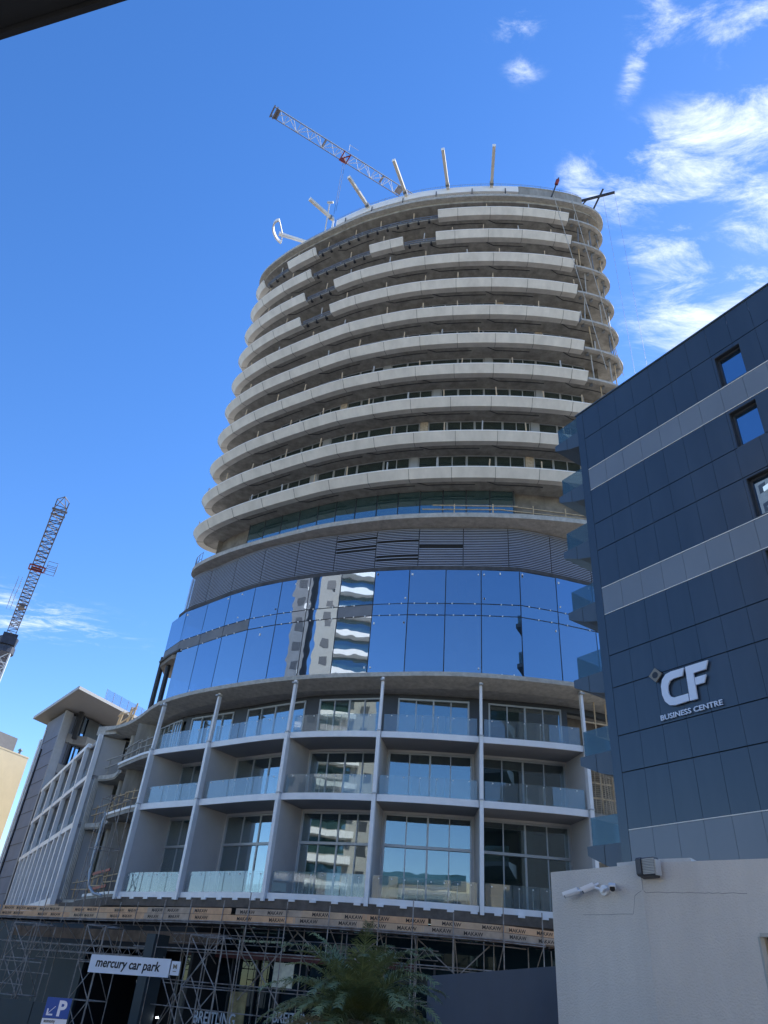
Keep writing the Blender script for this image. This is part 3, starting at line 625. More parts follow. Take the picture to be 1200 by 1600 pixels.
# shop level behind the scaffold
s_ = MB(); s_.sweep(DECK, .2, 8.6, [(3.4, GZ1), (3.4, 2.6), (3.6, 2.6), (3.6, GZ1)], .9); s_.build('street_wall', teald_m, tw)
for u_ in (8.5, 17.5):
    s_ = MB(); s_.bar(P3(DECK, u_, 3.5, -.8), P3(DECK, u_, 9.1, -.8), .2, 7.2); s_.build('street_wall', joint_m, tw)
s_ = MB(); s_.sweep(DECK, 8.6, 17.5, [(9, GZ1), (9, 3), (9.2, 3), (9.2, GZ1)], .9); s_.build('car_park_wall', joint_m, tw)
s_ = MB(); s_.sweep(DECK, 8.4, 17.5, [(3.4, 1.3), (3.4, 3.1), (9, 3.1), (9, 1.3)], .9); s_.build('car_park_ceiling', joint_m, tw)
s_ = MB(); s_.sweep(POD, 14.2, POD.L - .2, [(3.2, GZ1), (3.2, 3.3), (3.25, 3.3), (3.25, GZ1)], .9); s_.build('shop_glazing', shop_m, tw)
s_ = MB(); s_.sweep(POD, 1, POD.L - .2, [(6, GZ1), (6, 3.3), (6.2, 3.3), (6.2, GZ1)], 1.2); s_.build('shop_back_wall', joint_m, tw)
s_ = MB(); s_.sweep(POD, 15.0, 30.5, [(2.7, 1.15), (2.7, 1.45), (3.15, 1.45), (3.15, 1.15)], .6); s_.build('shop_fascia', dred_m, tw)
s_ = MB(); s_.sweep(POD, 14.4, POD.L - .2, [(2.85, 1.6), (2.85, 3.2), (2.88, 3.2), (2.88, 1.6)], .9); s_.build('upper_shop_glass', shop_m, tw)
s_ = MB(); u = 14.4
while u < 45: s_.bar(P3(POD, u, 3.1, GZ1), P3(POD, u, 3.1, 3.3), .1, .12, T3(POD, u)[1]); u += 1.9
s_.build('shop_mullion', dframe_m, tw)
s_ = MB(); s_.obox((-9.6, 42.9, -1.2), (.84, -.55, 0), (.55, .84, 0), Z, .3, .5, 3.0); s_.build('entrance_pier', teald_m, tw)
s_ = MB(); s_.obox((-2.9, 40.95, .5), (.97, -.25, 0), (.25, .97, 0), Z, .5, .04, .5); s_.build('shop_poster', mat('pale poster', (.62, .62, .5), .6, var=.25, scale=3), tw)
s_ = MB(); s_.obox((-4.9, 41.35, -1.6), (.97, -.25, 0), (.25, .97, 0), Z, .42, .04, 1.3); s_.build('shop_poster', mat('ochre poster', (.26, .22, .10), .6, var=.5, scale=2), tw)
s_ = MB(); bu = Vector((1.91, -.45, 0)).normalized(); s_.add([], [])
put_text(s_, 'BREITLING', (-6.75, 40.9, -1.62), bu, Z, 2.0, .48, bold=.012, depth=.02); o_ = s_.build('shop_lettering', mat('shop letter', (.45, .5, .54), .5), tw); s_ = MB(); put_text(s_, 'BREITLING', (-3.05, 39.95, -1.32), bu, Z, 2.0, .42, bold=.012, depth=.02)
s_.build('shop_lettering', MATS['shop letter'], tw)

# ---------------------------------------------------------------- scaffold with stencilled boards
sf = thing('scaffold', 'tube scaffold with stencilled timber edge boards wrapped around the foot of the round tower', 'scaffold', (0, 38, GZ1))
u = .1; bi = 0
while u < DECK.L - 1:
    ln = random.uniform(2.6, 3.9); u1 = min(u + ln, DECK.L - .2)
    for r_i, zc in enumerate((2.88, 2.60)):
        so = (.0 if r_i else random.uniform(0, .5)); A, B = P3(DECK, u + so, 0, zc), P3(DECK, u1 + so * .8, 0, zc); t = (B - A).normalized(); n = Vector((-t.y, t.x, 0))
        b_ = MB(); b_.bar(A, B, .04, .265); mi = 2 if 15 < u < 19 else random.choice((0, 0, 1, 1, 2)); bo = b_.build('edge_board', boards[mi], sf)
        L_ = (B - A).length; k = .25 + random.uniform(0, .3)
        while k + .95 < L_:
            s_ = MB(); put_text(s_, 'MAKAW', A - n * .022 + t * k + Z * (-.085 + random.uniform(-.015, .015)), t, Z, .86, .155, bold=.018, depth=.002); s_.build('stencil', ink_m, bo); k += random.uniform(1.15, 1.9) if u > 16 else random.uniform(.95, 1.25)
    u = u1 - .1; bi += 1
s_ = MB(); s_.sweep(DECK, 0, DECK.L - .1, [(.06, 2.40), (.06, 2.46), (1.45, 2.46), (1.45, 2.40)], .5); s_.build('deck_boards', plank_m, sf)
s_ = MB(); s_.sweep(DECK, 3, 21, [(2.2, 1.55), (2.2, 2.1), (2.26, 2.1), (2.26, 1.55)], .5); s_.build('inner_board', plank_m, sf)
s_ = MB(); u = .3
while u < DECK.L - .3:
    s_.bar(P3(DECK, u, .1, 2.36), P3(DECK, u + .25, 1.5, 2.36), .07, .07); u += .75
s_.build('deck_joists', brk_m, sf)
rail = lambda o, z, a=0.1, b=DECK.L - .2: s_.path([P3(DECK, a + (b - a) * i / 34, o, z) for i in range(35)], .026, 6)
for (o, z, a, b) in ((-.05, 2.36, .1, 39), (-.05, 2.44, .1, 39), (1.5, 2.3, .1, 39), (.0, 1.25, 17, 39), (1.7, 1.2, 3, 39), (.9, -.05, 17.5, 34), (.4, -1.1, 17.5, 30), (2.3, -.2, 17, 39), (.6, -2.2, 17.5, 30), (.1, -.9, .1, 8), (.2, .2, .1, 9), (.3, 1.2, .1, 9), (1.6, -.3, .1, 8)):
    s_ = MB(); rail(o, z, a, min(b, DECK.L - .2)); s_.build('ledger', steel_m, sf)
u = .6; k = 0
while u < DECK.L - .4:
    s_ = MB(); opening = 9.8 < u < 17.2
    p = P3(DECK, u, -.04, 0); s_.tube(p + Z * (2.2 if opening else (random.choice((2.2, 1.1, GZ1)) if u < 22 else random.choice((GZ1, 1.1)))), p + Z * (3.25 + random.choice((0, .1, .45))), .026, 6); s_.build('upright', steel_m, sf)
    s_ = MB(); p = P3(DECK, u + .2, 1.5, 0); s_.tube(p + Z * (1.0 if opening else GZ1), p + Z * 2.5, .026, 6); s_.build('upright', steel_m, sf)
    if not opening and k % 2:
        s_ = MB(); p = P3(DECK, u + .1, 2.5, 0); s_.tube(p + Z * GZ1, p + Z * 3.1, .026, 6); s_.build('upright', steel_m, sf)
    # raker from the deck edge down and in to the wall
    s_ = MB(); s_.tube(P3(DECK, u + .05, -.02, 2.42), P3(DECK, u + .5, 1.9, .75), .026, 6); s_.build('raker', steel_m, sf)
    u += random.uniform(1.5, 2.3); k += 1
for (a, b, o, z0, z1) in ((17.6, 21.8, .6, 2.2, -2.4), (22.4, 18.6, .8, 2.0, -2.6), (18.5, 22.5, .2, 1.2, -3.4), (23.5, 27.2, .6, 2.2, -1.2), (27, 24, 1, 2.2, -.6), (27, 31, .6, 2.3, -.4), (31.5, 28.6, .9, 2.3, .2), (33, 36, .6, 2.3, .2), (36.5, 34.5, .8, 2.2, .6),
                          (1.2, 4.2, .3, 2.2, -.6), (4.4, 1.0, .5, 2.0, -1.5), (4.5, 8.0, .3, 2.2, -1.4), (8.2, 5.0, .7, 2.2, -2), (17.2, 19.4, .5, -.2, -3.8), (19.8, 17.8, .9, -.6, -3.8), (21, 24, .7, .2, -3.4)):
    s_ = MB(); s_.tube(P3(DECK, a, o, z0), P3(DECK, b, o, z1), .028, 6); s_.build('diagonal_brace', steel_m, sf)
s_ = MB()      # lattice beam over the car park opening
for z in (1.2, .82): s_.path([P3(DECK, 6 + i * .9, .55, z) for i in range(14)], .026, 6)
for i in range(30):
    a = 6 + i * .39; s_.tube(P3(DECK, a, .55, 1.2 if i % 2 else .82), P3(DECK, a + .39, .55, .82 if i % 2 else 1.2), .016, 5)
s_.build('lattice_beam', steel_m, sf)
for (o, z, a0) in ((1.6, .9, 6.5), (2.0, 2.0, 17.5), (1.9, 1.9, 26)):
    s_ = MB()
    for zz_ in (z, z - .38): s_.path([P3(DECK, a0 + i * .9, o, zz_) for i in range(10)], .022, 6)
    for i in range(20):
        a = a0 + i * .39; s_.tube(P3(DECK, a, o, z if i % 2 else z - .38), P3(DECK, a + .39, o, z - .38 if i % 2 else z), .014, 5)
    s_.build('lattice_beam', steel_m, sf)
# free-standing tube towers left and right of the car park entrance
def frame_tower(name, label, base, ux, w_, d_, z0, z1, bays, parent=None):
    th = thing(name, label, 'scaffold', (base[0], base[1], z0), 'tube towers around the tower foot'); ux = Vector(ux).normalized(); uy = Vector((-ux.y, ux.x, 0)); b = Vector((base[0], base[1], 0))
    cs = [b, b + ux * w_, b + ux * w_ + uy * d_, b + uy * d_]
    for c in cs:
        s = MB(); s.tube(c + Z * z0, c + Z * z1, .027, 6); s.build('upright', steel_m, th)
    zs_ = [z0 + (z1 - z0) * i / bays for i in range(1, bays + 1)]
    for z in zs_:
        s = MB()
        for i in range(4): s.tube(cs[i] + Z * z, cs[(i + 1) % 4] + Z * z, .024, 6)
        s.build('ledger_frame', steel_m, th)
    s = MB(); zl = [z0] + zs_
    for i in range(bays):
        for f in (0, 1): s.tube(cs[(0, 1)[(i + f) % 2]] + Z * zl[i], cs[(1, 0)[(i + f) % 2]] + Z * zl[i + 1], .022, 6)
        s.tube(cs[2] + Z * zl[i], cs[1] + Z * zl[i + 1], .022, 6)
    s.build('braces', steel_m, th); return th
frame_tower('scaffold_tower', 'narrow scaffold tube tower climbing past the bare corner slabs left of the glass balconies', (-16.2, 48.6), (.6, -.8, 0), 1.6, 1.3, 3.3, 9.1, 2)
frame_tower('scaffold_tower', 'scaffold tube tower under the board deck left of the car park entrance', (-12.9, 41.6), (.86, -.5, 0), 1.3, 1.2, GZ1, 1.9, 4)
frame_tower('scaffold_tower', 'leftmost scaffold tube tower in front of the dark teal hoarding', (-17.0, 42.9), (.86, -.5, 0), 1.7, 1.2, GZ1, 1.8, 4)
frame_tower('scaffold_tower', 'scaffold tube tower right of the white car park sign', (-7.1, 38.2), (.86, -.5, 0), 1.9, 1.2, GZ1, 1.7, 3)
# plastic chute / conduit looping at the corner
c_ = MB(); c_.path([Vector((-16.1, 49.5, 8.5)), Vector((-16.05, 49.3, 6.5)), Vector((-15.9, 49.0, 5.0)), Vector((-15.6, 48.6, 4.2)), Vector((-15.1, 48.2, 3.8)), Vector((-14.5, 47.9, 3.7))], .08, 9)
tag(c_.build('rubbish_chute', frame_m, None, True), 'pale curved plastic pipe bending down to the scaffold deck at the bare corner', 'pipe')

# ---------------------------------------------------------------- white framed wing down the street
W0 = Vector((-20.55, 57.0, 0)); WD = Vector((-.478, .878, 0)).normalized(); WN = Vector((.878, .478, 0)).normalized()   # WN goes inward
wg = thing('terrace_wing', 'long low wing with a white post and beam grid front left of the round tower', 'building', tuple(W0 + Z * GZ1))
WL = 33.5
def wp(s, o, z): return W0 + WD * s + WN * o + Z * z
for (z, h, nm) in ((15.35, .32, 'top_rail'), (12.15, .34, 'floor_beam'), (8.75, .36, 'floor_beam'), (3.85, .4, 'floor_beam')):
    s_ = MB(); s_.bar(wp(4.2 if z > 15 else 0, .1, z), wp(WL, .1, z), .3, h); s_.build(nm, white_m if z > 15 else podmet_m, wg)
    s_ = MB(); s_.obox(wp(WL / 2, 3.2, z - .02), WD, WN, Z, WL / 2, 2.9, .14); s_.build('floor_slab', soff_m, wg)
vs = [0, 4.8, 9.8, 15, 20, 25.5, 31, 33.2]
for i, s0 in enumerate(vs):
    s_ = MB(); s_.bar(wp(s0, .08, 3.6), wp(s0, .08, 15.3), .34, .4, WD); s_.build('post', podmet_m, wg)
for s0 in [2.4, 7.3, 12.4, 17.5, 22.8, 28.2]:
    s_ = MB(); s_.bar(wp(s0, .08, 3.8), wp(s0, .08, 8.6), .28, .34, WD); s_.build('post', podmet_m, wg)
for i, s0 in enumerate(vs[:-1]):
    for z0, z1 in ((4.05, 8.6), (8.95, 12.0), (12.3, 15.2)):
        s_ = MB(); s_.obox(wp(s0 + .1, 1.1, (z0 + z1) / 2), WD, WN, Z, .13, .95, (z1 - z0) / 2); s_.build('partition_wall', part_m, wg)
        A, B = wp(s0 + .3, 2.0, 0), wp(vs[i + 1] - .05, 2.0, 0); f_ = MB()
        for z in (z0 + .06, z1 - .06): f_.bar(A + Z * z, B + Z * z, .1, .1)
        for e in (0, .33, .66, 1): f_.bar(A.lerp(B, e) + Z * z0, A.lerp(B, e) + Z * z1, .1, .1, WN)
        wf = f_.build('window_frame', frame_m, wg); g_ = MB(); g_.obox((A + B) / 2 + Z * (z0 + z1) / 2, WD, WN, Z, (B - A).length / 2, .01, (z1 - z0) / 2 - .05); g_.build('window_pane', win_m, wf)
        if z0 > 8:
            g_ = MB(); g_.obox(wp((s0 + vs[i + 1]) / 2, .25, z0 + .45), WD, WN, Z, (vs[i + 1] - s0) / 2 - .3, .008, .5); g_.build('balcony_glass', bal_m, wg)
s_ = MB(); s_.obox(wp(WL / 2, 4.4, 9.5), WD, WN, Z, WL / 2, .1, 5.7); s_.build('back_wall', room_m, wg)
s_ = MB()
for (s0, z) in ((3.2, 9.6), (12, 9.3), (13.2, 9.2), (8, 12.9), (17, 12.8)): s_.obox(wp(s0, .7, z), WD, WN, Z, .35, .15, .4)
s_.build('stacked_boards', plastic_m, wg)
s_ = MB()
for k in range(6):
    p = wp(-1.0 + k * .28, .4 + k * .15, 0); s_.tube(p + Z * 3.9, p + Z * 11.9, .05, 6)
s_.build('riser_pipes', edge_m, wg)

# building with the big flat eaves
ob = thing('corner_building', 'slate panelled building under a wide flat overhanging roof behind the white grid wing', 'building', (-31, 80, GZ1))
A = Vector((-30.1, 73.6, 0)); B = Vector((-39.3, 86, 0)); Cc = Vector((-22.6, 90.4, 0)); D = B + (Cc - A)
s_ = MB(); s_.hexa([(p.x, p.y) for p in (A, B, D, Cc)], 24.22, 24.5); ro = s_.build('flat_roof', mat('roof soffit', (.21, .205, .20), .7, var=.06), ob)
s_ = MB(); e1 = (B - A).normalized(); e2 = (Cc - A).normalized()
s_.bar(A + Z * 24.36 - e2 * .04, B + Z * 24.36 - e2 * .04, .06, .32); s_.bar(A + Z * 24.36 - e1 * .04, Cc + Z * 24.36 - e1 * .04, .06, .32); s_.build('roof_edge', mat('eaves trim', (.42, .42, .42), .5), ro)
def bp(a, b, z=0): return A + e1 * a + e2 * b + Z * z      # a along the street front, b into the block
s_ = MB(); s_.hexa([tuple(bp(*q)[:2]) for q in ((7.4, 3.9), (15.0, 3.9), (15.0, 20), (7.4, 20))], GZ1, 24.1); s_.build('wall', mat('dark glass wall', (.03, .035, .045), .35, var=.2), ob)
s_ = MB(); s_.hexa([tuple(bp(*q)[:2]) for q in ((7.2, 1.7), (13.6, 1.7), (13.6, 4), (7.2, 4))], GZ1, 23.9); po_ = s_.build('panel_tower', ptile_m, ob)
s_ = MB()
for z in np.arange(-2, 22.5, 1.55): s_.bar(bp(7.25, 1.67, z), bp(13.6, 1.67, z), .02, .035)
for a in (12.1,): s_.bar(bp(a, 1.66, GZ1), bp(a, 1.66, 20.6), .06, .22, e2)
s_.build('panel_joints', joint_m, po_)
s_ = MB(); s_.hexa([tuple(bp(*q)[:2]) for q in ((6.8, 1.62), (7.22, 1.62), (7.22, 2.8), (6.8, 2.8))], GZ1, 24.0); s_.build('stone_strip', mat('pale stone strip', (.27, .28, .30), .6, var=.08), ob)
s_ = MB(); s_.bar(bp(13.8, 1.65, GZ1), bp(13.8, 1.65, 22), .25, .2, e2); s_.bar(bp(12.9, 1.6, GZ1), bp(12.9, 1.6, 23), .1, .1, e2); s_.build('rain_pipe', podmet_m, ob)
for z in (21.9, 18.6, 15.3, 12.0, 8.7, 5.4):
    s_ = MB(); s_.hexa([tuple(bp(*q)[:2]) for q in ((6.85, 2.85), (6.7, 3.8), (5.2, 5.2), (5.2, 19), (7.6, 19), (7.6, 2.85))], z - 1.05, z - .1); s_.build('balcony', stone_m, ob)
    s_ = MB(); s_.hexa([tuple(bp(*q)[:2]) for q in ((13.9, 2.4), (15.8, 2.4), (15.8, 5), (13.9, 5))], z - 3.2, z - 1.9); s_.build('balcony', stone_m, ob)
    s_ = MB(); s_.obox(bp(6.5, 11, z + 1.0), e1, e2, Z, .03, 7.0, 1.15); s_.build('window_pane', blueglass_m, ob)
    for b in (3.2, 4.4, 5.6, 6.8, 8.4, 10, 12):
        s_ = MB(); s_.bar(bp(6.4, b, z - .1), bp(6.4, b, z + 2.2), .1, .1); s_.build('window_bar', dframe_m, ob)
    for b in (6.0, 9.2):
        s_ = MB(); s_.obox(bp(6.35, b, z + 1.0), e1, e2, Z, .03, .9, 1.15); s_.build('window_shutter', dframe_m, ob)
for (a, b) in ((5.9, 3.6), (9, 2.6), (14.4, 3.2)):
    s_ = MB(); s_.bar(bp(a, b, 21.2), bp(a, b, 24.2), .45, .45); s_.build('roof_column', dark_m, ob)
s_ = MB()
for b in np.arange(5, 15, 1.25): s_.obox(bp(1.0, b, 25.3), e1, e2, Z, .02, .6, .75)
s_.build('roof_glass_screen', glass('blue screen glass', (.6, .72, .9), (.8, .9, 1), (.2, .26, .42), .2, .6, body=.45), ob)
s_ = MB()
for b in np.arange(4.4, 15.5, 1.25): s_.bar(bp(1.0, b, 24.5), bp(1.0, b, 26.1), .05, .05)
s_.build('screen_posts', frame_m, ob)

cb = thing('cream_building', 'plain cream rendered building with blank sunlit wall at the far left', 'building', (-46, 92, GZ1))
cq = [(-42.85, 96.2), (-51.5, 76.5), (-70, 84), (-61, 104)]
s_ = MB(); s_.hexa(cq, GZ1, 22.0); s_.build('wall', cream_m, cb)
s_ = MB(); s_.hexa([(-42.8, 96.25), (-51.5, 76.4), (-51.8, 76.5), (-43.1, 96.3)], 22.0, 22.18); s_.build('coping', cream_m, cb)
s_ = MB(); s_.hexa([(-46.5, 99.3), (-50.5, 90), (-56, 92), (-52, 101)], 21, 25.2); po_ = s_.build('roof_room', mat('grey roof render', (.20, .20, .21), .9, var=.1), cb)
s_ = MB(); s_.bar((-48.45, 94.6, 22), (-48.45, 94.6, 25.2), .12, .1); s_.build('pipe', dark_m, po_)
s_ = MB(); s_.tube((-43.9, 95.5, 22), (-43.9, 95.5, 22.8), .16, 8); s_.tube((-43.9, 95.5, 22.75), (-43.9, 95.5, 23.0), .34, 8, r2=.1); s_.build('vent_cowl', rail_m, cb)

# ---------------------------------------------------------------- office block with the CF sign
CO = Vector((9.59, 26.84, 0)); CU = Vector((.5298, -.8481, 0)); CN = Vector((-.8481, -.5298, 0))      # CN points out of the wall
cf = thing('office_building', 'navy metal clad office block with pale CF BUSINESS CENTRE lettering on the right', 'building', tuple(CO + Z * GZ1))
def cp(u, o, z): return CO + CU * u + CN * o + Z * z
VB = [25.24, 23.5, 21.57, 20.34, 18.43, 17.03, 15.15, 13.89, 12.05, 10.70, 8.81, 7.46, 5.50, 4.1, 2.2, .8, -1.2, -4.2]
UE = 11
s_ = MB(); s_.hexa([tuple(cp(*q, 0)[:2]) for q in ((-.40, -.34), (UE, -.34), (UE, -3.3), (-.40, -3.3))], -4.2, 25.0); s_.build('wall_backing', joint_m, cf)
WROW = {1: (21.63, 23.23), 4: None, 5: None}
WIN = [(7.1, 8.25, 21.62, 23.3), (7.1, 8.25, 18.43, 20.2), (7.1, 8.25, 15.2, 16.95), (7.1, 8.25, 12.05, 13.83), ]
for r_i in range(len(VB) - 1):
    zt, zb = VB[r_i], VB[r_i + 1]; light = (zb, zt) in ((20.34, 21.57), (13.89, 15.15), (4.1, 5.5))
    s_ = MB(); gp = .016 if r_i else .0
    for k in range(UE):
        u0, u1 = k + .006, k + .994
        cut = [w_ for w_ in WIN if w_[0] < u1 - .1 and w_[1] > u0 + .1 and w_[2] < zt - .2 and w_[3] > zb + .2]
        if cut:
            w_ = cut[0]
            for (a, b) in ((u0, min(u1, w_[0])), (max(u0, w_[1]), u1)):
                if b - a > .03: s_.obox(cp((a + b) / 2, -.02, (zt + zb) / 2), CU, CN, Z, (b - a) / 2, .02, (zt - zb) / 2 - .02)
            if zt - w_[3] > .06: s_.obox(cp((max(u0, w_[0]) + min(u1, w_[1])) / 2, -.02, (zt - .02 + w_[3]) / 2), CU, CN, Z, (min(u1, w_[1]) - max(u0, w_[0])) / 2, .02, (zt - .02 - w_[3]) / 2)
            continue
        s_.obox(cp((u0 + u1) / 2, -.02, (zt + zb) / 2), CU, (CN + CU * random.uniform(-.008, .008) + Z * random.uniform(-.008, .008)), Z, (u1 - u0) / 2, .02, (zt - zb) / 2 - .018)
    s_.build('cladding_band' if light else 'cladding', greyb_m if light else navy_m, cf)
    if light:
        s_ = MB()
        for z in (zt - .005, zb + .005): s_.bar(cp(.02, .005, z), cp(UE, .005, z), .03, .022)
        s_.build('bright_trim', white_m, cf)
s_ = MB(); s_.obox(cp(-.21, -.018, 10.5), CU, CN, Z, .2, .022, 14.72); s_.build('corner_trim', navy_m, cf)
s_ = MB(); s_.bar(cp(-.45, -.2, 25.27), cp(UE, -.2, 25.27), .5, .06); s_.build('roof_flashing', navyb_m, cf)
for (u0, u1, z0, z1) in WIN:
    s_ = MB(); d = -.32
    for a, b in (((u0, z0), (u0, z1)), ((u1, z0), (u1, z1)), ((u0, z0), (u1, z0)), ((u0, z1), (u1, z1))):
        p, q_ = cp(a[0], d / 2, a[1]), cp(b[0], d / 2, b[1]); s_.bar(p, q_, .05 if a[0] == b[0] else .3, .3 if a[0] == b[0] else .05, Z if a[0] != b[0] else CN)
    for a, b in (((u0 + .06, z0), (u0 + .06, z1)), ((u1 - .06, z0), (u1 - .06, z1)), ((u0, z0 + .06), (u1, z0 + .06)), ((u0, z1 - .06), (u1, z1 - .06))):
        s_.bar(cp(a[0], -.24, a[1]), cp(b[0], -.24, b[1]), .1, .1, CN)
    wf = s_.build('window', dframe_m, cf)
    g_ = MB(); g_.obox(cp((u0 + u1) / 2, -.27, (z0 + z1) / 2), CU, CN, Z, (u1 - u0) / 2, .01, (z1 - z0) / 2); g_.build('window_pane', blueglass_m, wf)
# balconies off the narrow end, wedge-shaped underneath
for z in (24.35, 21.1, 17.9, 14.75, 11.6, 8.4, 5.15):
    s_ = MB(); prof = [(-.42, z), (-2.05, z), (-2.05, z - .32), (-1.1, z - .75), (-.42, z - .95)]
    s_.poly([cp(a, -.12, zz_) for a, zz_ in prof], -CN, 2.8); bo = s_.build('balcony', navyb_m, cf)
    s_ = MB(); s_.bar(cp(-1.25, -.115, z - .01), cp(-1.25, -.115, z - .72), .012, .012); s_.build('balcony_joint', joint_m, bo)
    s_ = MB(); s_.obox(cp(-1.12, -.22, z + .5), CU, CN, Z, .74, .008, .5); s_.obox(cp(-1.86, -1.55, z + .5), CN, CU, Z, 1.33, .008, .5); s_.build('balcony_glass', glass('teal balcony glass', (.70, .80, .82), (.6, .7, .78), (.08, .14, .16), .04, .16, body=.4) if z > 24 else MATS['teal balcony glass'], bo)
# the sign
sg = MB()
Cpts = [(3.306, 10.563), (3.20, 10.29), (2.82, 10.285), (2.66, 10.24), (2.56, 10.10), (2.53, 9.95), (2.535, 9.80), (2.60, 9.665), (2.75, 9.60), (3.307, 9.602), (3.298, 9.345), (2.72, 9.32), (2.50, 9.38), (2.34, 9.55), (2.262, 9.81), (2.267, 10.142), (2.35, 10.37), (2.53, 10.53), (2.76, 10.57)]
Fp = [(3.368, 10.57), (4.275, 10.565), (4.145, 10.271), (3.644, 10.265), (3.63, 9.33), (3.339, 9.33)]; F2 = [(3.674, 10.087), (4.12, 10.087), (3.995, 9.82), (3.661, 9.82)]
for pts in (Cpts, Fp, F2): sg.poly([cp(a, .07, b) for a, b in pts], CN, .06)
put_text(sg, 'BUSINESS CENTRE', cp(2.03, .075, 8.92), CU, Z, 2.47, .19, bold=.012, depth=.015)
so = sg.build('sign_lettering', letter_m, cf)
s_ = MB(); n_ = 20; dm = [(2.11, 10.90), (2.385, 10.61), (2.08, 10.34), (1.81, 10.64)]; cc_ = (2.09, 10.62); circ = [(cc_[0] + .125 * math.cos(2 * math.pi * i / n_), cc_[1] + .125 * math.sin(2 * math.pi * i / n_)) for i in range(n_)]
s_.poly([cp(a, .07, b) for a, b in dm], CN, .06); do = s_.build('sign_diamond', brass_m, cf)
s_ = MB(); s_.poly([cp(a, .132, b) for a, b in circ], CN, .004); s_.build('dark_disc', black_m, do)
s_ = MB()
for a, b in ((2.4, 9.9), (3.0, 9.47), (3.5, 9.9), (4.0, 10.42), (2.09, 10.62)): s_.tube(cp(a, -.01, b), cp(a, .075, b), .02, 6)
s_.build('sign_fixings', black_m, cf)

# ---------------------------------------------------------------- near rendered wall
KN = [(3.78, 15.07), (4.91, 13.35), (6.44, 12.0), (10.4, 8.5)]
nw = thing('rendered_wall', 'near grey rendered wall with hairline cracks at the lower right', 'wall', (3.78, 15.07, GZ0))
s_ = MB(); s_.hexa([(3.78, 15.07), (4.91, 13.35), (5.6, 13.9), (4.45, 15.6)], -4.2, 2.2); s_.build('wall', rend_m, nw)
s_ = MB(); s_.hexa([(4.912, 13.348), (6.195, 12.216), (6.6, 12.65), (5.602, 13.902)], -4.2, 2.215); s_.build('wall', rend_m, nw)
s_ = MB(); s_.hexa([(6.195, 12.216), (10.4, 8.5), (11.2, 9.4), (6.6, 12.65)], 1.2, 2.215); s_.build('wall', rend_m, nw)
s_ = MB(); s_.hexa([(6.42, 12.45), (10.6, 8.76), (11.2, 9.4), (6.6, 12.65)], -4.2, 1.2); s_.build('recess_back', mat('brown recess', (.13, .115, .10), .8, var=.1), nw)
s_ = MB(); s_.bar((6.20, 12.20, 1.17), (10.4, 8.48, 1.17), .12, .05); s_.bar((6.2, 12.22, -3), (6.2, 12.22, 1.15), .07, .07); s_.bar((6.4, 12.38, .72), (10.5, 8.76, .72), .05, .08); s_.build('recess_frame', mat('aluminium trim', (.4, .39, .36), .5), nw)
s_ = MB(); dW = Vector((1.13, -1.72, 0)).normalized(); nW = Vector((-dW.y, dW.x, 0)) * -1      # nW faces the camera side
nW = Vector((dW.y, -dW.x, 0)); nW = nW if nW.y < 0 else -nW
def np1(u, o, z): return Vector((3.78, 15.07, z)) + dW * u + nW * o
d2 = Vector((1.53, -1.35, 0)).normalized(); n2v = Vector((d2.y, -d2.x, 0)); n2v = n2v if n2v.y < 0 else -n2v
def np2(u, o, z): return Vector((4.912, 13.348, z)) + d2 * u + n2v * o
s_.path([np1(a, .0, z) for a, z in ((.72, 1.469), (1.0, 1.462), (1.3, 1.455), (1.55, 1.46), (1.80, 1.451), (1.84, 1.58), (1.87, 1.719), (1.95, 1.765), (2.02, 1.791))], .0035, 4)
ck = [np2(.0, 0, 1.791)]; u = .0
while u < 1.6: u += random.uniform(.04, .09); ck.append(np2(u, 0, 1.765 - .02 * u + random.uniform(-.008, .008)))
s_.path(ck, .004, 4); s_.bar(np1(2.052, 0, 1.80), np1(2.052, 0, 2.2), .008, .006); s_.build('crack', mat('crack grey', (.2, .2, .2), .9), nw)  # plain grey strips along the hairline cracks and the upright joint
s_ = MB(); s_.obox(np1(1.82, -.2, 2.225), dW, nW, Z, .26, .19, .03); s_.obox(np2(.57, -.22, 2.245), d2, n2v, Z, .27, .17, .03); s_.build('coping_slab', rend2_m, nw)
# dark garden wall
dwl = thing('dark_wall', 'charcoal painted boundary wall running back beside the palm', 'wall', (4.4, 17.2, gz(18)))
s_ = MB(); s_.hexa([(4.25, 16.9), (3.2, 32.5), (3.5, 32.5), (4.55, 16.9)], -4.2, [.76, .78, .78, .76]); s_.build('wall', dwall_m, dwl)
s_ = MB(); s_.hexa([(4.28, 16.6), (4.42, 16.6), (4.42, 16.89), (4.28, 16.89)], -4.2, .8); s_.build('end_pier', edge_m, dwl)

# security cameras and lamp on the near wall
def cctv(label, pos, aim, ln=.24, face=True):
    th = thing('security_camera', label, 'camera', tuple(pos), 'white bullet cameras on the grey wall'); a = Vector(aim).normalized(); p = Vector(pos); sd = a.cross(Z).normalized(); u_ = sd.cross(a)
    b = p - a * ln * .5; f = p + a * ln * .5
    s = MB(); s.tube(b, f, .048, 14); bd = s.build('body', plastic_m, th, True)
    s = MB(); s.obox(p + u_ * .045 + a * .015, a, sd, u_, ln * .55, .052, .012); s.obox(p + u_ * .025 + a * .015 + sd * .05, a, sd, u_, ln * .55, .006, .03); s.obox(p + u_ * .025 + a * .015 - sd * .05, a, sd, u_, ln * .55, .006, .03); s.build('sun_hood', plastic_m, th)
    s = MB(); s.tube(f, f + a * .012, .047, 14); fo = s.build('front_face', black_m, th, True)
    s = MB(); s.tube(f + a * .012, f + a * .02, .022, 10); s.build('lens', dark_m, fo, True)
    s = MB(); s.tube(b, Vector(pos) - a * .2 + (-nW) * -.0, .022, 8); s.build('arm', plastic_m, th, True)
    return th
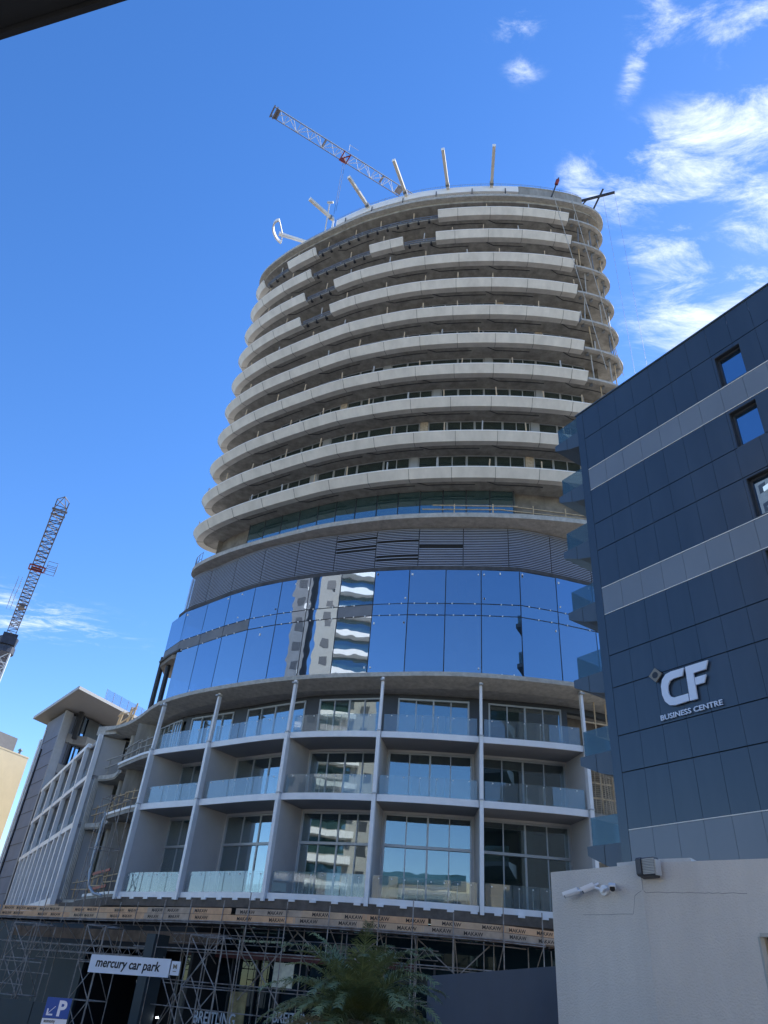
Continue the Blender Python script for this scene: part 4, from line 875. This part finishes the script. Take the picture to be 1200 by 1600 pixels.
hub = np1(1.262, 0, 1.83)
cctv('leftmost white bullet camera of the three, tilted down to the left away from the wall', np1(.62, .14, 1.80), (-dW * .9 + nW * .35 - Z * .28), .27)
cctv('middle white bullet camera of the three with its black face turned left', np1(.99, .12, 1.865), (-dW * .75 + nW * .62 - Z * .42), .22)
cctv('rightmost white bullet camera of the three with its black face turned right', np1(1.52, .13, 1.85), (dW * .62 + nW * .75 - Z * .28), .22)
s_ = MB(); s_.tube(hub, hub + nW * .05, .085, 16); s_.tube(hub + nW * .05, hub + nW * .11, .04, 10)
s_.tube(hub + nW * .08, np1(1.12, .1, 1.87), .022, 8); s_.tube(hub + nW * .08, np1(1.41, .11, 1.86), .022, 8); s_.tube(np1(.86, .12, 1.84), np1(.74, .13, 1.82), .018, 8)
tag(s_.build('camera_mount', plastic_m, None, True), 'round white mounting base between the bullet cameras on the grey wall', 'bracket')
lt = thing('wall_lamp', 'boxy dark bulkhead wall lamp with pale ribbed diffuser on top of the grey wall', 'lamp', tuple(np1(2.27, .1, 1.95)))
s_ = MB(); prof = [(0, 1.96), (.16, 1.99), (.19, 2.02), (.19, 2.24), (.16, 2.27), (0, 2.27)]
s_.poly([np1(2.10, o, z) for o, z in prof], dW, .10); s_.poly([np1(2.20, o * .75, z) for o, z in prof], dW, .22); s_.build('housing', lampm, lt)
s_ = MB()
for k in range(10): s_.obox(np1(2.325, .152, 2.02 + k * .024), dW, nW, Z, .115, .012, .008)
s_.build('ribbed_diffuser', lens_m, lt)
s_ = MB(); s_.obox(np1(2.45, .07, 2.11), dW, nW, Z, .012, .07, .12); s_.build('end_cap', lens_m, lt)

# ---------------------------------------------------------------- signs at the foot
sl = thing('car_park_sign', 'long white sign board lettered mercury car park hung on the scaffold', 'sign', (-9.2, 36.7, -.1))
a, b = Vector((-11.06, 37.4, 0)), Vector((-7.33, 36.06, 0)); su = (b - a).normalized(); sn = Vector((su.y, -su.x, 0))
s_ = MB(); s_.bar(a + Z * .3, b + Z * .34, .06, .66); s_.build('board', sign_m, sl)
s_ = MB(); put_text(s_, 'mercury car park', a + su * .33 + sn * .035 + Z * .08, su, Z, 3.2, .46, bold=.02, shear=.12, depth=.006); s_.build('lettering', black_m, sl)
sl = thing('logo_sign', 'small square white sign with black letter mark beside the car park sign', 'sign', (-7.1, 35.9, .1))
a, b = Vector((-7.25, 35.98, 0)), Vector((-6.87, 35.86, 0)); s_ = MB(); s_.bar(a + Z * .36, b + Z * .36, .04, .5); s_.build('board', sign_m, sl)
s_ = MB(); put_text(s_, 'M', a + su * .09 + sn * .025 + Z * .34, su, Z, .2, .16, bold=.03, shear=-.1, depth=.004); s_.bar(a + su * .12 + sn * .025 + Z * .25, a + su * .28 + sn * .025 + Z * .25, .006, .025); s_.build('letter_mark', brass_m, sl)
sl = thing('parking_sign', 'blue parking sign with white P and arrow on a post at the lower left', 'sign', (-6.7, 20.95, gz(21)))
a, b = Vector((-6.95, 20.87, 0)), Vector((-6.42, 21.04, 0)); su = (b - a).normalized(); sn = Vector((su.y, -su.x, 0))
s_ = MB(); s_.bar(a - Z * .77, b - Z * .77, .03, .40); s_.build('board', blue_m, sl)
s_ = MB(); s_.bar(a - Z * 1.12, b - Z * 1.12, .03, .28); s_.build('lower_board', sign_m, sl)
s_ = MB(); put_text(s_, 'P', a + su * .29 + sn * .018 - Z * .93, su, Z, .19, .31, bold=.035, depth=.004)
o_ = a + su * .075 + sn * .018; s_.bar(o_ - Z * .90, o_ + su * .155 - Z * .74, .012, .035, sn); s_.bar(o_ - Z * .905, o_ + su * .125 - Z * .905, .012, .032, Z); s_.bar(o_ + su * .0 - Z * .92, o_ - Z * .79, .012, .032, su); s_.build('symbol', sign_m, sl)
s_ = MB(); put_text(s_, 'economy', a + su * .05 + sn * .018 - Z * 1.08, su, Z, .25, .07, bold=.02, depth=.003); s_.build('small_text', black_m, sl)
s_ = MB(); s_.tube((-6.68, 20.98, gz(21)), (-6.68, 20.98, -.62), .03, 8); s_.build('post', steel_m, sl)
# hoarding on the left
hd = thing('hoarding', 'dark teal site hoarding with faint pale lettering at the lower left edge', 'hoarding', (-15, 39, GZ1))
s_ = MB(); a, b = Vector((-24, 43.5, 0)), Vector((-12.0, 37.6, 0)); hu = (b - a).normalized(); hn = Vector((hu.y, -hu.x, 0))
s_ = MB(); s_.obox((a + b) / 2 + Z * -2.75, hu, hn, Z, (b - a).length / 2, .06, 2.8 - 1.3); s_.build('panel', teald_m, hd)
s_ = MB(); pr = Vector((-14.2, 38.68, 0)); put_text(s_, 'car park', pr - hu * 3.35 + hn * .1 - Z * 2.0, hu, Z, 1.9, .5, bold=.005, depth=.004); s_.build('lettering', mat('faint letter', (.2, .23, .25), .6), hd)
s_ = MB()
for k in range(7): s_.bar(a + hu * (2 * k) + hn * .07 - Z * 4.2, a + hu * (2 * k) + hn * .07 - Z * 1.26, .03, .01, hn)
s_.build('panel_joint', joint_m, hd)
s_ = MB(); s_.tube((-8.9, 43.2, -1.6), (-8.9, 43.2, -1.66), .06, 8); tag(s_.build('ceiling_lamp', lit_m), 'tiny lit round lamp inside the dark car park entrance', 'lamp')

# ---------------------------------------------------------------- palm
pc = Vector((.35, 18.0, -.55)); pm = thing('palm_tree', 'bushy date palm with arching feathery fronds in front of the scaffold', 'palm tree', (pc.x, pc.y, gz(18)))
s_ = MB(); z = gz(18) - .1; k = 0
while z < pc.z: s_.tube((pc.x, pc.y, z), (pc.x, pc.y, z + .11), .17, 10, r2=.22); z += .1
s_.build('trunk', bark_m, pm)
def frond(az, el, ln, droop, m):
    s = MB(); d0 = Vector((math.cos(az), math.sin(az), 0)); pts = []; p = pc + d0 * .1; e = el; n = 15
    for i in range(n + 1):
        pts.append(p.copy()); p = p + (d0 * math.cos(e) + Z * math.sin(e)) * ln / n; e -= droop / n * (0.5 + 1.2 * i / n)
    for i in range(n): s.tube(pts[i], pts[i + 1], .016 * (1 - i / n) + .004, 4, r2=.016 * (1 - (i + 1) / n) + .003, caps=False)
    sd = d0.cross(Z)
    for i in range(2, n * 4):
        f = i / (n * 4); k = min(int(f * n), n - 1); c = pts[k].lerp(pts[k + 1], f * n - k); tg = (pts[k + 1] - pts[k]).normalized(); nn_ = sd.cross(tg)
        L2 = (.16 + .34 * math.sin(min(1, f * 1.15 + .1) * math.pi)) * ln / 1.9
        for sgn in (-1, 1):
            dr = (tg * random.uniform(.5, .9) + sd * sgn * random.uniform(.7, 1) + nn_ * random.uniform(-.05, .45)).normalized(); mid = c + dr * L2 * .55; tip = c + dr * L2 * .95 - Z * L2 * random.uniform(.1, .4)
            wv = tg * .014
            s.add([c - wv, c + wv, mid + wv * .9, mid - wv * .9, tip], [(0, 1, 2, 3), (3, 2, 4)])
    me = bpy.data.meshes.new('frond'); off = Vector(pm['_o']); me.from_pydata([tuple(Vector(v) - off) for v in s.v], [], s.f); me.materials.append(m)
    o = bpy.data.objects.new('frond', me); COL.objects.link(o); o.parent = pm
for i in range(74):
    f = i / 74; frond(i * 2.399 + random.uniform(-.2, .2), R(86 - 96 * f ** .9 + random.uniform(-8, 8)), random.uniform(1.7, 2.5) * (1 - .1 * f), R(random.uniform(60, 105)), leafd_m if i > 52 and i % 2 else leaf_m)

# ---------------------------------------------------------------- cranes
def lattice(mb, p, q, upv, w_, h, n, r, tri=True, rb=None):
    """lattice boom from p to q: two lower chords, one (tri) or two upper chords and zigzag bracing"""
    p = Vector(p); q = Vector(q); d = (q - p).normalized(); u_ = (Vector(upv) - d * Vector(upv).dot(d)).normalized(); s = d.cross(u_); rb = rb or r * .55
    offs = [s * w_ / 2, -s * w_ / 2] + ([u_ * h] if tri else [-s * w_ / 2 + u_ * h, s * w_ / 2 + u_ * h])
    for o in offs: mb.bar(p + o, q + o, r * 2)
    m = len(offs); prs = [(0, 1), (1, 2), (2, 0)] if tri else [(0, 1), (1, 2), (2, 3), (3, 0)]
    for i in range(n):
        a, b = p.lerp(q, i / n), p.lerp(q, (i + 1) / n); c = (a + b) / 2
        for (x, y) in prs:
            if tri and (2 in (x, y)): 
                lo, hi = (x, y) if y == 2 else (y, x)
                mb.bar(a + offs[lo], c + offs[hi], rb * 2); mb.bar(c + offs[hi], b + offs[lo], rb * 2)
            else:
                mb.bar(a + offs[x], b + offs[y], rb * 2) if i % 2 else mb.bar(a + offs[y], b + offs[x], rb * 2)
                mb.bar(a + offs[x], a + offs[y], rb * 2)
            
    return mb
cr = thing('tower_crane', 'white lattice crane jib with red trolley reaching out over the round tower roof', 'crane', (8, 48, 60))
j0, j1 = Vector((-14.1, 36.3, 70)), Vector((9.5, 49.4, 70))
s_ = MB(); lattice(s_, j0, j1, Z, 1.05, 1.0, 19, .032, True, .022); s_.build('jib', crane_m, cr)
s_ = MB(); jd = (j1 - j0).normalized(); js = jd.cross(Z)
for f, wd in ((0.0, .5), (.012, .3)): s_.bar(j0 + jd * f * 26 + js * .6, j0 + jd * f * 26 - js * .6, .12, .35)
s_.bar(j0 + jd * .5 + js * .5, j0 + jd * .5 - js * .5, .35, .08)
for o in (js * .52, -js * .52): s_.bar(j0 + o - Z * .05, j1 + o - Z * .05, .05, .05)
for f in (.21, .46, .6): s_.obox(j0.lerp(j1, f) + Z * .05, jd, js, Z, .1, .4, .06)
s_.build('jib_end_frame', craned_m, cr)
tp = j0.lerp(j1, .30); s_ = MB(); [s_.bar(tp + jd * a * .35 + js * .6 - Z * .12, tp + jd * a * .35 - js * .6 - Z * .12, .1) for a in (-1, 1)]; s_.bar(tp + jd * .4 + js * .5 - Z * .1, tp - jd * .4 - js * .5 - Z * .1, .1); s_.obox(tp - js * .5 + Z * .1, jd, js, Z, .25, .12, .2); tr_ = s_.build('trolley', red_m, cr)
s_ = MB(); s_.tube(tp - Z * .3 - js * .3, tp - Z * 9.5 - js * .2, .015, 4); s_.tube(tp - Z * .3 + js * .3, tp - Z * 9.5 + js * .2, .015, 4); s_.build('hoist_rope', brk_m, tr_)
s_ = MB()
for o in (js, -js):
    s_.bar(tp + o * .75, tp + o * .75 + Z * 1.2, .04)
s_.bar(tp + js * .75 + Z * 1.1, tp + js * .75 + Z * 1.1 + jd * 1, .03); s_.build('trolley_rail', crane_m, tr_)
s_ = MB(); tp2 = j0.lerp(j1, .54); s_.obox(tp2 + Z * .1, jd, js, Z, .3, .35, .2); s_.build('hoist_winch', craned_m, cr)
s_ = MB(); lattice(s_, (8, 48.6, 58), (8, 48.6, 70.8), (1, 0, 0), 1.6, 1.6, 8, .07, False); s_.build('mast', crane_m, cr)

c2 = thing('tower_crane', 'weathered tower crane standing apart at the left with its jib pointing overhead', 'crane', (-59.5, 111, GZ1))
az = R(-28.0); dr = Vector((math.sin(az), math.cos(az), 0)); sd = Vector((dr.y, -dr.x, 0))
m0 = dr * 126
s_ = MB(); lattice(s_, m0 + Z * GZ1 - dr * .9, m0 + Z * 41.5 - dr * .9, dr, 1.9, 1.9, 24, .1, False, .06); s_.build('mast', crane_m, c2)
s_ = MB(); s_.tube(m0 + Z * 41.3, m0 + Z * 42.3, 1.5, 14); s_.tube(m0 + Z * 42.3, m0 + Z * 43.9, 1.25, 14, r2=1.5); s_.obox(m0 + Z * 43.4, dr, sd, Z, 1.6, 1.1, .9); s_.build('slewing_ring', mat('dark blue steel', (.03, .04, .07), .5, var=.3), c2)
s_ = MB(); lattice(s_, m0 - dr * 1 + Z * 44.3, dr * 80.5 + Z * 44.3, Z, 1.35, 1.3, 30, .055, False, .035); s_.build('jib', mat('dark rusty crane steel', (.10, .085, .085), .6, var=.3), c2)
s_ = MB(); tipp = dr * 78.2 + Z * 44.9
for a, b in ((1, 0), (-1, 0), (1, 1), (-1, 1)): s_.bar(dr * 80.5 + Z * (44.3 + 1.3 * b) + sd * a * .67, tipp, .07)
s_.bar(dr * 80.6 + Z * 44.3 + sd * .85, dr * 80.6 + Z * 44.3 - sd * .85, .12, .25); s_.bar(dr * 81.8 + Z * 44.25 + sd * .8, dr * 81.8 + Z * 44.25 - sd * .8, .3, .1); s_.build('jib_tip', craned_m, c2)
s_ = MB(); tp = dr * 97.5 + Z * 44.15; s_.bar(tp + sd * .95 + dr * .8, tp - sd * .95 + dr * .8, .16); s_.bar(tp + sd * .95 - dr * .8, tp - sd * .95 - dr * .8, .16); s_.bar(tp + sd * .95 + dr * .8, tp + sd * .95 - dr * .8, .16); s_.bar(tp - sd * .95 + dr * .8, tp - sd * .95 - dr * .8, .16); s_.obox(tp, dr, sd, Z, .12, .6, .1); tr_ = s_.build('trolley', red_m, c2)
s_ = MB(); bk = tp + sd * 1.7
for z in (0, .5, 1.1):
    for a, b in (((1, 1), (1, -1)), ((1, -1), (-1, -1)), ((-1, -1), (-1, 1)), ((-1, 1), (1, 1))): s_.bar(bk + dr * a[0] * .9 + sd * a[1] * .6 + Z * z, bk + dr * b[0] * .9 + sd * b[1] * .6 + Z * z, .05)
for a in (-1, 0, 1):
    for b in (-1, 1): s_.bar(bk + dr * a * .9 + sd * b * .6, bk + dr * a * .9 + sd * b * .6 + Z * 1.1, .05)
s_.build('service_basket', rail_m, tr_)
s_ = MB()
for (dd, sz, ww) in ((106, -1.3, 1.6), (112, -1.4, 2.8), (118, .2, 1.2)):
    c = dr * dd + sd * sz + Z * 44.3
    for z in (0, .6, 1.1): s_.bar(c - dr * ww + Z * z, c + dr * ww + Z * z, .04); s_.bar(c - dr * ww + Z * z - sd * .5, c + dr * ww + Z * z - sd * .5, .04)
    for k in range(5): s_.bar(c - dr * ww + dr * ww * k / 2, c - dr * ww + dr * ww * k / 2 + Z * 1.1, .04)
s_.build('walkway_rails', rail_m, c2)
s_ = MB(); s_.obox(dr * 113 + Z * 44.5, dr, sd, Z, .8, .4, .25); s_.build('jib_machinery', craned_m, c2)
s_ = MB(); lattice(s_, m0 + Z * 44, m0 + dr * 13 + Z * 44, Z, 1.6, .8, 6, .07, False); s_.obox(m0 + dr * 12 + Z * 43, dr, sd, Z, 1.6, 1.0, 1.6); s_.obox(m0 + dr * 2 - sd * 1.9 + Z * 43.3, dr, sd, Z, 1, .7, 1.1); s_.build('counter_jib', craned_m, c2)

# suspended platform davits on the roof, right
hb_ = thing('roof_hoist', 'dark steel beams jutting from the right roof edge with hanging ropes', 'hoist', (16, 40, 61.8))
s_ = MB(); s_.bar((14.3, 40.5, 64.9), (19.2, 38.3, 64.6), .16, .24); s_.build('outrigger_beam', brk_m, hb_)
s_ = MB(); s_.bar((17.0, 40.2, 62.6), (18.1, 38.25, 64.9), .12, .14); s_.bar((15.4, 40.4, 63.2), (16.9, 39.3, 64.7), .1, .1); s_.bar((16.3, 40.2, 62.4), (17.3, 39.2, 62.6), .1, .1); s_.build('prop', brk_m, hb_)
s_ = MB()
for (x, y, z, x2, y2, z2) in ((19.15, 38.3, 64.5, 19.15, 38.3, 20), (18.2, 38.75, 64.5, 18.4, 38.8, 30)): s_.tube((x, y, z), (x2, y2, z2), .010, 5)
s_.build('rope', steel_m, hb_)
s_ = MB()
for (u0, u1, o) in ((32.6, 35.2, -.12), (34.3, 36.6, -.12)): s_.tube(P3(RING, u0, .0, 62.3), P3(RING, u1, o - .2, 40), .028, 5)
s_.build('pale_rope', edge_m, hb_)
dv = thing('roof_davit', 'thin black davit post with a red tip leaning over the roof edge near the parapet', 'davit', (13.2, 38.5, 61.85))
s_ = MB(); s_.bar((12.75, 38.7, 61.9), (13.62, 37.35, 64.6), .09, .09); s_.build('post', brk_m, dv)
s_ = MB(); s_.tube((13.42, 37.65, 63.95), (13.55, 37.45, 64.4), .17, 8); s_.build('red_tip', red_m, dv)
s_ = MB(); 
for a in ((12.4, 38.3), (13.6, 38.4), (12.9, 39.3)): s_.bar((a[0], a[1], 61.85), (12.95, 38.4, 62.7), .05, .05)
s_.build('tripod', white_m, dv)

# ---------------------------------------------------------------- canopy over the photographer
s_ = MB(); ce = Vector((.4, -.13, 0)).normalized(); c0 = Vector((-1.65, 1.33, 3.0)); cn = Vector((ce.y, -ce.x, 0))
q_ = [c0 - ce * 6, c0 + ce * 7, c0 + ce * 7 + cn * 2.2, c0 - ce * 6 + cn * 2.2]
s_.hexa([tuple(p[:2]) for p in q_], 3.0, 3.25)
ca = thing('canopy', 'black canopy edge overhead cutting the top left corner of the view', 'canopy', (-1.2, 0, 3)); s_.build('slab', joint_m, ca)
s_ = MB(); s_.bar(c0 - ce * 6 - cn * .012 + Z * .1, c0 + ce * 7 - cn * .012 + Z * .1, .02, .3); s_.build('edge_trim', joint_m, ca)

# ---------------------------------------------------------------- buildings behind the camera, seen only in the glass; cream ones added for warm bounce
def back_building(label, c, ux, w_, d_, h, fl, wallm):
    ux = Vector(ux).normalized(); uy = Vector((-ux.y, ux.x, 0)); c = Vector((c[0], c[1], 0)); th = thing('apartment_building', label, 'building', (c.x, c.y, gz(c.y)))
    s = MB(); s.hexa([tuple((c + ux * a * w_ / 2 + uy * b * d_ / 2)[:2]) for a, b in ((-1, -1), (1, -1), (1, 1), (-1, 1))], gz(c.y) - .5, h); s.build('wall', wallm, th)
    z = gz(c.y) + 3.5
    while z < h - 1:
        s = MB(); s.obox(c - uy * (d_ / 2 + .7) + Z * z, ux, uy, Z, w_ / 2 * .62, .7, .4); s.build('balcony', white_m, th)
        s = MB(); s.obox(c - uy * (d_ / 2 + .01) + Z * (z + 1.7), ux, uy, Z, w_ / 2 * .5, .03, .95); s.build('window_pane', teal_m, th)
        for sg_ in (-1, 1):
            s = MB(); s.obox(c - uy * (d_ / 2 + .01) + ux * sg_ * w_ * .4 + Z * (z + 1.5), ux, uy, Z, .6, .03, .7); s.build('window', dframe_m, th)
        z += fl
    return th
whm = mat('white rendered facade', (.40, .39, .36), .8, var=.06)
back_building('tall white apartment tower across the street, behind the camera, mirrored in the blue glass', (-46.5, -8.5), (-.73, .70, 0), 17, 12, 64, 3.2, whm)
back_building('dark grey apartment tower with white balconies behind the camera, beside the white one', (-58, 3), (-.73, .70, 0), 13, 12, 66, 3.2, stone2_m)
back_building('cream apartment block behind the camera on the right, added to bounce warm light, mirrored low in the windows', (27, -24), (-1, .06, 0), 30, 12, 13, 3.1, cream_m)
back_building('long sunlit cream block straight behind the camera, added to bounce warm light, mirrored low in the windows', (-5, -26), (-1, -.06, 0), 30, 12, 13, 3.1, cream_m)
back_building('tall brown apartment block far behind the camera, mirrored in the podium windows', (-26, -62), (-1, -.2, 0), 16, 12, 25, 3.1, mat('brown facade', (.42, .24, .14), .8, var=.1))
for o in bpy.data.objects:
    if '_o' in o: del o['_o']
